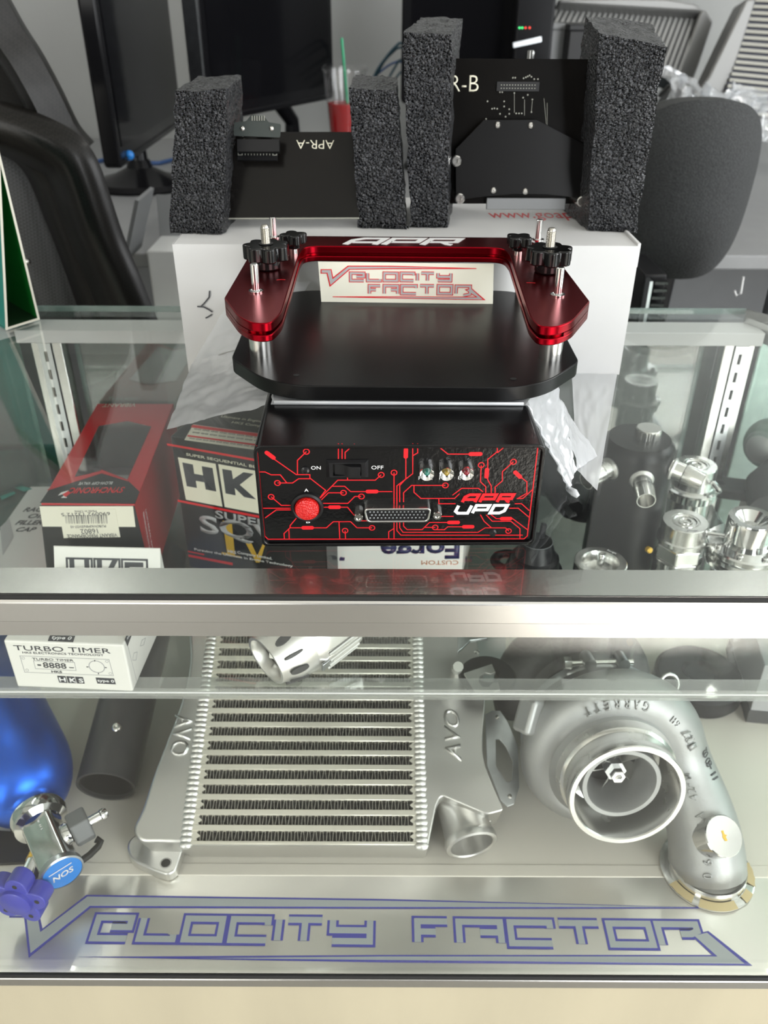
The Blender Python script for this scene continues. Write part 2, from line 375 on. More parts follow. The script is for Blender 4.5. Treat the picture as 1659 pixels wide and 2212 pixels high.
def copy_thing(src, loc, rot, label, group=None):
    r = src.copy(); COL.objects.link(r); r.location = loc; r.rotation_euler = rot; r['label'] = label
    if group: r['group'] = group
    for ch in list(src.children):
        c = ch.copy(); COL.objects.link(c); c.parent = r
        for g in list(ch.children):
            d = g.copy(); COL.objects.link(d); d.parent = c
    return r

# flat lettering: text lies in the local XY plane of X, its box scaled to wid x hgt
_tmp = []
def text(s, name, m, parent, X, wid, hgt=None, ext=0.00012, shear=0.0, bold=0.0, label=None, flip=False, spacing=1.0, bev=0.0):
    cu = bpy.data.curves.new('lettering', 'FONT'); cu.body = s; cu.size = 1.0; cu.align_x = 'LEFT'; cu.shear = shear; cu.offset = bold; cu.space_character = spacing
    cu.resolution_u = 3; cu.space_line = 0.85
    o = bpy.data.objects.new('t', cu); COL.objects.link(o)
    bpy.context.view_layer.update()
    me = bpy.data.meshes.new_from_object(o.evaluated_get(bpy.context.evaluated_depsgraph_get()))
    bpy.data.objects.remove(o); bpy.data.curves.remove(cu)
    xs = [v.co.x for v in me.vertices]; ys = [v.co.y for v in me.vertices]
    x0, x1, y0, y1 = min(xs), max(xs), min(ys), max(ys)
    sx = wid / (x1 - x0); sy = (hgt / (y1 - y0)) if hgt else sx
    bm = bmesh.new(); bm.from_mesh(me); bpy.data.meshes.remove(me)
    for v in bm.verts: v.co = Vector(((v.co.x - (x0 + x1) / 2) * sx, (v.co.y - (y0 + y1) / 2) * sy, 0))
    if ext:
        r = bmesh.ops.extrude_face_region(bm, geom=bm.faces[:])
        for g in r['geom']:
            if isinstance(g, bmesh.types.BMVert): g.co.z += ext
    if bev:
        pass
    bmesh.ops.recalc_face_normals(bm, faces=bm.faces[:])
    bm.transform(X)
    me = bpy.data.meshes.new(name); bm.to_mesh(me); bm.free(); me.materials.append(M[m])
    ob = bpy.data.objects.new(name, me); COL.objects.link(ob)
    if parent: ob.parent = parent
    if label: ob['label'] = label
    return ob

def strokes(mb, lines, wd, X, h=0.00012, z=0.0):
    # polylines with mitred corners, as thin slabs in the XY plane of X; a line whose first point repeats at the end is closed
    for li, L in enumerate(lines):
        mb.k = getattr(mb, 'k', 0) % 14 + 1; zz = z + 0.000006 * mb.k
        P = [Vector((p[0], p[1])) for p in L]
        closed = len(P) > 2 and (P[0] - P[-1]).length < 1e-9
        if closed: P = P[:-1]
        n = len(P); A = []; B = []
        for i in range(n):
            p = P[i]; a = P[i - 1] if (closed or i > 0) else None; b = P[(i + 1) % n] if (closed or i < n - 1) else None
            d0 = (p - a).normalized() if a is not None else None; d1 = (b - p).normalized() if b is not None else None
            if d0 is None: d0 = d1
            if d1 is None: d1 = d0
            t = d0 + d1
            t = t.normalized() if t.length > 1e-6 else d0
            nn = Vector((-t.y, t.x)); n0 = Vector((-d0.y, d0.x)); k = wd / 2 / max(0.45, nn.dot(n0))
            A.append(p + nn * k); B.append(p - nn * k)
        vs = []; fs = []
        for a, b in zip(A, B): vs += [(a.x, a.y, zz), (b.x, b.y, zz), (a.x, a.y, zz + h), (b.x, b.y, zz + h)]
        for i in range(n if closed else n - 1):
            j = (i + 1) % n; q, r = 4 * i, 4 * j
            fs += [(q + 2, q + 3, r + 3, r + 2), (q, q + 2, r + 2, r), (q + 1, r + 1, r + 3, q + 3)]
        if not closed: fs += [(0, 1, 3, 2), (4 * n - 4, 4 * n - 2, 4 * n - 1, 4 * n - 3)]
        mb.add(vs, fs, X)

def rounded_rect(w, h, r, n=6, cx=0, cy=0):
    pts = []
    for sx, sy, a0 in ((1, 1, 0), (-1, 1, 90), (-1, -1, 180), (1, -1, 270)):
        for i in range(n + 1):
            a = rad(a0 + 90 * i / n); pts.append((cx + sx * (w / 2 - r) + r * cos(a), cy + sy * (h / 2 - r) + r * sin(a)))
    return pts
def round_poly(poly, radii, n=6):
    out = []; N = len(poly)
    for i in range(N):
        p = Vector(poly[i]); a = Vector(poly[i - 1]); b = Vector(poly[(i + 1) % N]); r = radii[i] if isinstance(radii, (list, tuple)) else radii
        if r <= 0: out.append(tuple(p)); continue
        d0 = (a - p); d1 = (b - p); l = min(r, d0.length * 0.49, d1.length * 0.49)
        p0 = p + d0.normalized() * l; p1 = p + d1.normalized() * l
        for k in range(n + 1):
            t = k / n; out.append(tuple(p0 * (1 - t) ** 2 + p * 2 * t * (1 - t) + p1 * t ** 2))
    return out
def lerp(a, b, t): return a + (b - a) * t

GLYPH = {   # square stroke letters, unit box
    'E': [[(1, 0), (0, 0), (0, 1), (1, 1), (1, .55), (.45, .55)]],
    'L': [[(0, 1), (0, 0), (1, 0), (1, .22)]],
    'O': [[(0, 0), (0, 1), (1, 1), (1, 0), (0, 0)]],
    'C': [[(1, .72), (1, 1), (0, 1), (0, 0), (1, 0)]],
    'I': [[(0, 1), (0, 0)]],
    'T': [[(0, 1), (1, 1)], [(.5, 1), (.5, 0)]],
    'Y': [[(0, 1), (0, .52), (1, .52)], [(1, 1), (1, 0), (0, 0)]],
    'F': [[(1, 1), (0, 1), (0, 0)], [(0, .5), (.6, .5)]],
    'A': [[(0, 0), (0, 1), (1, 1), (1, 0)], [(.5, .5), (1, .5)]],
}
BLOCK = {   # heavy square italics
    'A': [[(0, 0), (0, .70), (.28, 1), (1, 1), (1, 0)], [(.1, .36), (.95, .36)]],
    'P': [[(0, 0), (0, 1), (1, 1), (1, .42), (.1, .42)]],
    'R': [[(0, 0), (0, 1), (1, 1), (1, .45), (.1, .45)], [(.52, .45), (.80, .10), (1, 0)]],
    'U': [[(0, 1), (0, .25), (.25, 0), (1, 0), (1, 1)]],
    'D': [[(0, 0), (0, 1), (1, 1), (1, .28), (.72, 0), (0, 0)]],
}
def block_word(s, name, mt, parent, X, wid, hgt, shear, wd):
    n = len(s); gap = wd * 1.45; cw = (wid - shear * hgt - wd - gap * (n - 1)) / n; m = MB(); lines = []
    for i, ch in enumerate(s):
        for L in BLOCK[ch]:
            q = []
            for u, v in L: y = wd * .36 + (hgt - wd * .72) * v; q.append((-wid / 2 + wd / 2 + i * (cw + gap) + cw * u + shear * y, y - hgt / 2))
            lines.append(q)
    strokes(m, lines, wd, X, .00012)
    return m.build(name, mt, parent, smooth=0)
def logo_lines(word, x0, y0, w, h, gap, iw=0.0):
    out = []; x = x0
    for ch in word:
        cw = w if ch != 'I' else iw
        for L in GLYPH[ch]: out.append([(x + p[0] * cw, y0 + p[1] * h) for p in L])
        x += cw + gap
    return out, x

# ------------------------------------------------------------------ the room
def W(o, parent):                          # parts modelled in place: keep world coordinates under a placed Empty
    o.matrix_parent_inverse = parent.matrix_basis.inverted(); return o

def room():
    struct(MB().box((0.2, 0, -0.05), (7, 6.2, 0.1)).build('floor', 'floor'))
    struct(MB().box((0.2, 0, 2.85), (7, 6.2, 0.1)).build('ceiling', 'ceiling'))
    struct(MB().box((0.2, 2.85, 1.4), (7, 0.1, 2.8)).build('wall_back', 'wall'))
    struct(MB().box((-2.9, 0, 1.4), (0.1, 6.2, 2.8)).build('wall_left', 'wall'))
    struct(MB().box((3.5, 0, 1.4), (0.1, 6.2, 2.8)).build('wall_right', 'wall'))
    # shop front: two openings, a header, and an unseen dark pier added to darken reflections
    m = MB(); m.box((0.175, -3.0, 1.4), (2.25, 0.12, 2.8)); m.box((0.2, -3.0, 2.7), (7, 0.12, 0.2)); m.box((-2.7, -3.0, 1.4), (0.4, 0.12, 2.8)); m.box((3.4, -3.0, 1.4), (0.3, 0.12, 2.8)); m.box((0.2, -3.0, 0.1), (7, 0.12, 0.2))
    struct(m.build('wall_front', 'dark_wall'))
    MBp = MB().box((0.2, -6, -0.12), (16, 5.6, 0.1)).build('trim_pavement', 'floor'); struct(MBp)
room()

for i, (x, y, lab) in enumerate(((-1.0, 1.75, 'left ceiling batten lamp above the desk'), (1.25, 1.75, 'right ceiling batten lamp above the desk'))):  # unseen lamps added to brighten the ceiling and the steel deck
    t = thing('batten_lamp', lab, 'lamp', (x, y, 2.50))
    MB().box((0, 0, -0.03), (0.05, 1.25, 0.06)).build('lamp_body', 'lamp_body', t, bevel=0.006)
    MB().tube([(0, -0.6, -0.085), (0, 0.6, -0.085)], 0.016, 12).build('lamp_tube', 'tube_light', t)
    for s in (-1, 1):
        MB().box((0, s * 0.605, -0.075), (0.035, 0.03, 0.05)).build('lamp_holder', 'lamp_body', t)
        MB().tube([(0, s * 0.4, 0), (0, s * 0.4, 0.30)], 0.004, 6).build('suspension_rod', 'lamp_body', t)

# ------------------------------------------------------------------ the display case
D = T - 0.398                              # its steel deck
CX0, CX1 = -0.385, 0.395
XL = lambda y: CX0 - (0.893 - y) * 0.812  # the end panes splay outwards towards the viewer
XR = lambda y: CX1 + (0.893 - y) * 0.812
def plan(y0, y1, e=0.0): return [(XL(y0) + e, y0), (XR(y0) - e, y0), (XR(y1) - e, y1), (XL(y1) + e, y1)]
def case():
    t = thing('display_case', 'steel framed glass display counter with a pale wood base', 'display case', (0, 0.62, 0))
    P = lambda m, n, mt, **k: W(m.build(n, mt, t, **k), t)
    P(MB().prism(plan(0.379, 0.891), T - 0.006, T), 'glass_top', 'glass_top', smooth=0)
    P(MB().box(((CX0 + CX1) / 2, 0.8917, T - 0.003), (CX1 - CX0, 0.0012, 0.0062)), 'glass_edge', 'glass_edge', smooth=0)
    def rail(prof, x0, x1):
        m = MB(); n = len(prof)
        m.add([(x0, y, T + z) for y, z in prof] + [(x1, y, T + z) for y, z in prof], [tuple(range(n - 1, -1, -1)), tuple(range(n, 2 * n))] + [(i, (i + 1) % n, n + (i + 1) % n, n + i) for i in range(n)])
        return m
    P(rail([(0.414, -0.0065), (0.381, -0.0065), (0.381, -0.0045), (0.3785, -0.0035), (0.3770, -0.0052), (0.3770, -0.0190), (0.3785, -0.0196), (0.3787, -0.0310), (0.388, -0.0310), (0.388, -0.012), (0.414, -0.012)], XL(.38), XR(.38)), 'front_rail', 'steel', bevel=0.0004, segs=1)
    P(rail([(0.381, -0.0061), (0.381, -0.0010), (0.3787, -0.0010), (0.3787, -0.0034)], XL(.38), XR(.38)), 'black_gasket', 'dark', smooth=0)
    P(rail([(0.866, -0.0065), (0.832, -0.0065), (0.832, -0.0205), (0.834, -0.0205), (0.834, -0.010), (0.866, -0.010)], CX0, CX1), 'back_rail', 'lamp_body', bevel=0.0004, segs=1)
    for s, XE in ((1, XL), (-1, XR)):
        p0, p1 = (XE(0.40), 0.40), (XE(0.866), 0.866)
        for nm, mt, w0, w1, z0, z1 in (('side_rail', 'lamp_body', 0.004, 0.022, T - 0.0205, T - 0.0065), ('side_pane', 'glass_side', 0.004, 0.009, D, T - 0.0205)):
            P(MB().prism([(p0[0] + s * w0, p0[1]), (p0[0] + s * w1, p0[1]), (p1[0] + s * w1, p1[1]), (p1[0] + s * w0, p1[1])], z0, z1), nm, mt, smooth=0)
    # back posts, slotted shelf strips
    for s, xs in ((1, -0.3585), (-1, 0.3760)):
        P(MB().box((xs + s * 0.0125, 0.846, D + 0.195), (0.011, 0.018, 0.39)), 'back_post', 'steel', bevel=0.0012)
        P(MB().box((xs - s * 0.0125, 0.850, D + 0.195), (0.0105, 0.012, 0.39)), 'outer_post', 'steel', bevel=0.0012)
        P(MB().box((xs, 0.843, D + 0.195), (0.012, 0.003, 0.39)), 'strip_backing', 'dark', smooth=0)
        m = MB(); z1 = T - 0.022; z = z1
        for side in (-1, 1): m.box((xs + side * 0.0041, 0.8365, (z1 + D) / 2), (0.0048, 0.002, z1 - D))
        k = 0
        while z > D + 0.02:
            m.box((xs, 0.8365, z - 0.0045), (0.0036, 0.002, 0.009)); z -= 0.0204; k += 1
        P(m, 'slotted_strip', 'zinc', smooth=0)
        P(MB().box((xs, 0.835, T - 0.0165), (0.0145, 0.002, 0.011)), 'strip_clip', 'lamp_body')
    P(MB().box((-0.163, 0.862, D + 0.19), (0.345, 0.005, 0.385)), 'sliding_pane', 'glass_back', smooth=0)
    P(MB().box((0.180, 0.869, D + 0.19), (0.365, 0.005, 0.385)), 'sliding_pane', 'glass_back', smooth=0)
    for x, y in ((-0.333, 0.8635), (0.346, 0.8705)): P(MB().box((x, y, D + 0.19), (0.005, 0.010, 0.385)), 'pane_edge', 'glass_edge', smooth=0)
    P(MB().box(((CX0 + CX1) / 2, 0.3865, (T - 0.030 + D + 0.0002) / 2), (1.56, 0.004, T - 0.0302 - D)), 'front_pane', 'glass_front', smooth=0)
    # deck: back sheet, folded ridge, front strip
    P(MB().prism(plan(0.478, 0.866, 0.004), D - 0.004, D), 'deck_sheet', 'steel_deck', smooth=0)
    m = MB(); n = 4; prof = [(0.487, D - 0.001), (0.4850, D + 0.0005), (0.4735, D + 0.0005), (0.4710, D - 0.001)]
    m.add([(XL(.478), y, z) for y, z in prof] + [(XR(.478), y, z) for y, z in prof], [(3, 2, 1, 0), (4, 5, 6, 7)] + [(i, (i + 1) % 4, 4 + (i + 1) % 4, 4 + i) for i in range(4)])
    P(m, 'deck_ridge', 'steel_deck', smooth=0)
    P(MB().prism(plan(0.3832, 0.478, 0.004), D - 0.003, D), 'deck_front_strip', 'steel_strip', smooth=0)
    P(MB().box(((CX0 + CX1) / 2, 0.3815, D - 0.0016), (1.58, 0.0030, 0.0034)), 'pane_gasket', 'dark', bevel=0.001)
    P(MB().box(((CX0 + CX1) / 2, 0.3865, D - 0.0100), (1.58, 0.013, 0.0112)), 'bottom_trim', 'steel', bevel=0.001)
    P(MB().prism(plan(0.384, 0.866), 0.0, D - 0.0158), 'wood_base', 'wood', bevel=0.001)
    # vinyl lettering on the front strip
    b0 = PZ(187, 2036, -0.3978); b1 = PZ(1530, 2052, -0.3978); tp = PZ(187, 1973, -0.3978)
    X = frame(b0, b1 - b0, Vector((0, 1, 0))); Xi = X.inverted()
    L = lambda px, py: (Xi @ PZ(px, py, -0.3978)).to_2d()
    h = L(187, 1973).y
    blue, silver = MB(), MB()
    def put(lines, ws=0.0056, wb=0.0100):
        strokes(blue, lines, wb, X, 0.00015); strokes(silver, lines, ws, X, 0.00015, 0.00012)
    ins = 0.0038
    for word, xs, y0 in (('VELOCITY', ((187, 280), (288, 380), (386, 482), (487, 583), (589, 606), (608, 702), (707, 808)), 0), ('FACTOR', ((893, 978), (984, 1094), (1097, 1203), (1204, 1310), (1314, 1420)), 0)):
        chars = 'ELOCITY' if word == 'VELOCITY' else 'FACTO'
        for ch, (a, b) in zip(chars, xs):
            xa, xb = L(a, 2037).x + ins, L(b, 2037).x - ins
            lines = [[((xa + (xb - xa) * p[0]) if ch != 'I' else (xa + xb) / 2, ins + (h - 2 * ins) * p[1]) for p in q] for q in GLYPH[ch]]
            put(lines)
    xa, xb = L(1424, 2050).x + ins, L(1528, 2050).x - ins
    put([[(xa, ins), (xa, h - ins), (xb, h - ins), (xb, h * .62), (xb - .006, h * .52), (xa + (xb - xa) * .55, h * .52)]])
    def poly(mb, pts, z, hh=0.00015): mb.prism([tuple(p) for p in pts], z, z + hh, X)
    Q = lambda *a: [L(*p) for p in a]
    poly(blue, Q((20, 1966), (82, 1962), (92, 2006), (187, 1933), (830, 1942), (1552, 1961), (1552, 1962.5), (830, 1963), (196, 1961), (62, 2069), (52, 1982), (20, 1982)), 0)
    poly(silver, Q((24, 1970), (79, 1966), (87, 2014), (189, 1937), (830, 1946), (1500, 1960), (830, 1959.5), (194, 1957), (66, 2059), (57, 1979), (24, 1979)), 0.00012)
    poly(blue, Q((170, 2067), (830, 2063), (1538, 2063), (1492, 2020), (1530, 2011), (1625, 2086), (830, 2079)), 0)
    poly(silver, Q((430, 2070), (830, 2066.5), (1550, 2066.5), (1500, 2022), (1527, 2015), (1608, 2082), (830, 2074)), 0.00012)
    W(blue.build('lettering_outline', 'blue_print', t, smooth=0), t); W(silver.build('lettering', 'silver_print', t, smooth=0), t)
    # neighbouring counter's top rail, meeting the back right corner at an angle
    n = thing('corner_rail', 'angled steel top rail of the next counter, at the back right corner', 'rail', (0.42, 0.88, 0))
    a, b, c, d = PZ(1609, 667, 0), PZ(1690, 690, 0), PZ(1690, 715, 0), PZ(1606, 684, 0)
    a.x += 0.002; d.x += 0.002
    m = MB(); m.prism([p.to_2d() for p in (a, b, c, d)], T - 0.02, T); W(m.build('rail_top', 'steel', n), n)
    return t
case()

SH = T - 0.200                             # the glass shelf
def shelf():
    t = thing('glass_shelf', 'glass shelf with a clear front trim half way up the display case', 'shelf', (0, 0.68, SH))
    x0, x1 = XL(.51) + .012, XR(.51) - .012; xc = (x0 + x1) / 2
    W(MB().prism(plan(0.509, 0.850, 0.012), SH - 0.006, SH).build('shelf_pane', 'glass_shelf', t, smooth=0), t)
    # clear channel clipped along the front edge
    m = MB(); prof = [(0.522, 0.0002), (0.522, 0.0016), (0.5085, 0.0018), (0.5065, 0.0004), (0.5065, -0.0080), (0.5085, -0.0092), (0.516, -0.0092), (0.516, -0.0078), (0.5095, -0.0078), (0.5095, 0.0002)]
    n = len(prof)
    m.add([(x0, y, SH + z) for y, z in prof] + [(x1, y, SH + z) for y, z in prof], [(i, (i + 1) % n, n + (i + 1) % n, n + i) for i in range(n)])
    W(m.build('front_trim', 'acrylic', t), t)
    W(MB().box((xc, 0.5062, SH - 0.0006), (x1 - x0, 0.0006, 0.0014)).build('trim_edge', 'lamp_body', t, smooth=0), t)
    for x in (-0.3585, 0.3760):
        m = MB(); m.prism([(0.835, -0.004), (0.62, -0.006), (0.62, -0.011), (0.835, -0.032)], -0.001, 0.001, Matrix(((0, 0, 1, x), (1, 0, 0, 0), (0, 1, 0, SH - 0.002), (0, 0, 0, 1))))
        W(m.build('shelf_bracket', 'zinc', t), t)
shelf()

# ------------------------------------------------------------------ on the counter: white box, foam, boards
def white_box():
    t = thing('carton', 'white cardboard box with a torn front corner, standing behind the black fixture', 'box', (0.018, 0.80, T))
    x0, x1, y0, y1, h = -0.177, 0.212, 0.705, 0.895, 0.114
    m = MB()
    def side(a, b, nz=8, nx=18):
        def f(u, v):
            p = Vector(a).lerp(Vector(b), u); n = Vector((b[1] - a[1], a[0] - b[0], 0)).normalized()
            k = 4 * u * (1 - u) * 4 * v * (1 - v)
            wob = 0.0012 * k * noise.noise((p.x * 22, p.y * 22, v * 3)) + 0.0008 * k
            return (p.x + n.x * wob, p.y + n.y * wob, T + h * v)
        return f
    for a, b in (((x0, y0), (x1, y0)), ((x1, y0), (x1, y1)), ((x1, y1), (x0, y1)), ((x0, y1), (x0, y0))):
        m.grid(side(a, b), 18, 6)
    W(m.build('box_body', 'card_white', t), t)
    W(MB().box(((x0 + x1) / 2, (y0 + y1) / 2, T + h - 0.0008), (x1 - x0 - 0.001, y1 - y0 - 0.001, 0.0016)).build('box_lid', 'card_white', t, bevel=0.0006), t)
    W(MB().box((x1 - 0.0005, y0 + 0.03, T + h - 0.008), (0.0028, 0.058, 0.020)).build('lid_flap', 'card_white', t, bevel=0.0005), t)
    W(MB().box((0.018, 0.80, T + 0.0008), (x1 - x0 - 0.002, 0.186, 0.0015)).build('box_bottom', 'card_white', t), t)
    tr = MB()
    strokes(tr, [[PY(a, b, y0 - 0.0012).xz for a, b in q] for q in (((453, 628), (452, 642), (442, 654), (434, 662)), ((426, 662), (440, 663), (452, 669), (459, 674)), ((458, 679), (450, 684), (444, 687)))], 0.0011, Matrix(((1, 0, 0, 0), (0, 0, -1, y0 - 0.0012), (0, 1, 0, 0), (0, 0, 0, 1))), 0.0004)
    W(tr.build('tear', 'dark_print', t, smooth=0), t)
    a, b = PZ(1058, 468, 0.1141), PZ(1262, 468, 0.1141)
    X = frame((a + b) / 2, b - a, (0, 1, 0))
    W(text('www.goapr.', 'printed_address', 'red_print', t, X, (b - a).length, 0.030), t)
white_box()

def foam(label, front, back, zb, seed):
    # front / back: (bottom left, bottom right, top right, top left) corner points
    t = thing('foam_block', label, 'foam block', (front[0] + front[1]) / 2, group=None)
    F = [Vector(p) for p in front]; B = [Vector(p) for p in back]
    def vol(u, v, q):
        a = F[0].lerp(F[1], u).lerp(F[3].lerp(F[2], u), v); b = B[0].lerp(B[1], u).lerp(B[3].lerp(B[2], u), v)
        return a.lerp(b, q)
    m = MB(); nu, nv, nq = 12, 30, 14
    R = random.Random(seed)
    def shift(p, e):
        n1 = noise.noise_vector(p * 60 + Vector((seed, 0, 0))); n2 = noise.noise_vector(p * 420 + Vector((0, seed, 0)))
        return p + n1 * 0.0016 + n2 * 0.0013
    def rnd(u): return u
    def face(fn, a, b): m.grid(lambda i, j: shift(fn(i, j), 0), a, b)
    face(lambda i, j: vol(i, j, 0), nu, nv); face(lambda i, j: vol(1 - i, j, 1), nu, nv)
    face(lambda i, j: vol(1, j, i), nq, nv); face(lambda i, j: vol(0, j, 1 - i), nq, nv)
    face(lambda i, j: vol(i, 1, j), nu, nq); face(lambda i, j: vol(i, 0, 1 - j), nu, nq)
    o = m.build('foam_body', 'foam', t, smooth=1.2); W(o, t)
    # ragged fringe where the block was torn off
    fr = MB()
    for k in range(46):
        u = R.random(); p = vol(u, 0.012, 0.0) + Vector((0, -0.0008, 0)); q = p + Vector((R.uniform(-.002, .002), R.uniform(-.002, 0), -R.uniform(0.001, 0.0035)))
        q.z = max(q.z, zb + 0.0003)
        fr.add([p + Vector((-.0011, 0, .002)), p + Vector((.0011, 0, .002)), q, p + Vector((0, .0012, .002))], [(0, 1, 2), (1, 3, 2), (3, 0, 2), (0, 3, 1)])
    o = fr.build('torn_fringe', 'foam', t); W(o, t); o['kind'] = 'stuff'
    return t
zb = T + 0.1145
V = lambda x, y, z: Vector((x, y, z))
foam('dark foam block at the left end of the board marked with an A',
     [V(-.1865, .742, zb), V(-.1395, .737, zb), V(-.1280, .748, T + .2255), V(-.1695, .748, T + .2255)],
     [V(-.178, .845, zb), V(-.135, .842, zb), V(-.130, .845, T + .228), V(-.168, .845, T + .228)], T + 0.114, 3)
foam('dark foam block leaning beside the tall left block, right end of the A board',
     [V(-.0240, .764, zb), V(.0195, .760, zb), V(.0085, .760, T + .2245), V(-.0296, .760, T + .226)],
     [V(-.020, .85, zb), V(.020, .85, zb), V(.010, .85, T + .227), V(-.028, .85, T + .229)], T + 0.114, 11)
foam('tall dark foam block at the left end of the board marked with a B',
     [V(.0225, .766, zb), V(.0560, .766, zb), V(.0525, .766, T + .2645), V(.0135, .766, T + .2655)],
     [V(.033, .855, zb), V(.066, .855, zb), V(.0665, .855, T + .2735), V(.032, .855, T + .2735)], T + 0.114, 19)
foam('tall dark foam block at the right end of the board marked with a B',
     [V(.1790, .757, zb), V(.2205, .751, zb), V(.2215, .752, T + .2560), V(.1675, .752, T + .2655)],
     [V(.170, .85, zb), V(.2195, .85, zb), V(.232, .85, T + .270), V(.175, .85, T + .2745)], T + 0.114, 29)

def ball_screw(m, p, n, r, h=None):
    X = axis_frame(p, n); h = h or r * 0.7
    m.lathe([(r, 0), (r, h * 0.2), (r * 0.75, h * 0.75), (r * 0.35, h), (r * 0.3, h * 0.6), (1e-6, h * 0.6)], 14, X, cap=False)

def board_a():
    o = PY(628, 470, .760); n = Vector((0, -cos(rad(30)), sin(rad(30))))
    t = thing('circuit_board', 'small black circuit board marked with an A, between the two left foam blocks', 'circuit board', o)
    g = lambda x, y: PP(x, y, o, n)
    X = frame(o, (1, 0, 0), (0, sin(rad(30)), cos(rad(30)))); Xi = X.inverted(); l2 = lambda x, y: (Xi @ g(x, y)).to_2d()
    W(MB().prism([l2(*p) for p in ((478, 471), (776, 470), (768, 285), (480, 285))], -0.0016, 0, X).build('board', 'pcb', t, smooth=0), t)
    a, b = l2(478, 471), l2(776, 470)
    W(MB().prism([a, b, (b.x, b.y - .0009), (a.x, a.y - .0009)], -0.0018, 0.0002, X).build('board_edge', 'pcb_edge', t, smooth=0), t)
    # header sockets on the board
    m = MB(); c0, c1 = l2(514, 322), l2(600, 348); m.box(((c0.x + c1.x) / 2, (c0.y + c1.y) / 2, .001), (c1.x - c0.x, c0.y - c1.y, .002), X)
    W(m.build('header_socket', 'black_satin', t), t)
    m = MB()
    for i in range(11): m.box((lerp(c0.x + .004, c1.x - .004, i / 10), (c0.y + c1.y) / 2 + .001, .0022), (.0008, .004, .0008), X)
    for s in (0.07, 0.93): strokes(m, [[(lerp(c0.x, c1.x, s) + dx, (c0.y + c1.y) / 2 + .001 + dy) for dx, dy in ((-.0018, -.0018), (.0018, -.0018), (.0018, .0018), (-.0018, .0018), (-.0018, -.0018))]], .0006, X, .0003, .002)
    W(m.build('socket_pins', 'pcb_edge', t, smooth=0), t)
    # small stand-off board
    Xs = frame(PP(557, 295, o + n * .020, n), (1, 0, .0), (0, .45, 1)); Xsi = Xs.inverted(); po = Xs.translation; pn = Xs.col[2].to_3d()
    q = lambda x, y: (Xsi @ PP(x, y, po, pn)).to_2d()
    sb = W(MB().prism(round_poly([q(*p) for p in ((505, 293), (605, 297), (607, 268), (580, 264), (570, 250), (542, 248), (532, 262), (506, 264))], .0018), -.0012, 0, Xs).build('connector_board', 'pcb_green', t), t)
    for p in ((524, 278), (587, 278)):
        c = q(*p); m = MB(); ball_screw(m, Xs @ Vector((c.x, c.y, 0)), pn, .0022); m.build('screw', 'screw', sb)
        m = MB(); m.tube([Xs @ Vector((c.x, c.y - .005, -.001)), Xs @ Vector((c.x, c.y - .005, -.001)) - n * .017], .0014, 8); m.build('standoff', 'screw', sb)
    m = MB()
    for i in range(6): c = q(545 + 5.2 * i, 256); m.box((c.x, c.y, .0006), (.0007, .004, .0008), Xs)
    m.build('pins', 'pcb_edge', sb, smooth=0)
    c = q(557, 296); m = MB(); m.box((c.x, c.y - .0065, -.004), (.036, .010, .006), Xs); m.build('plug', 'black_satin', sb)
    a, b = l2(640, 312), l2(722, 312)
    Xt = X @ XF(((a.x + b.x) / 2, a.y, .0001), (0, 0, pi))
    W(text('APR-A', 'board_marking', 'cream_print', t, Xt, b.x - a.x, .0075, bold=-.008), t)
board_a()

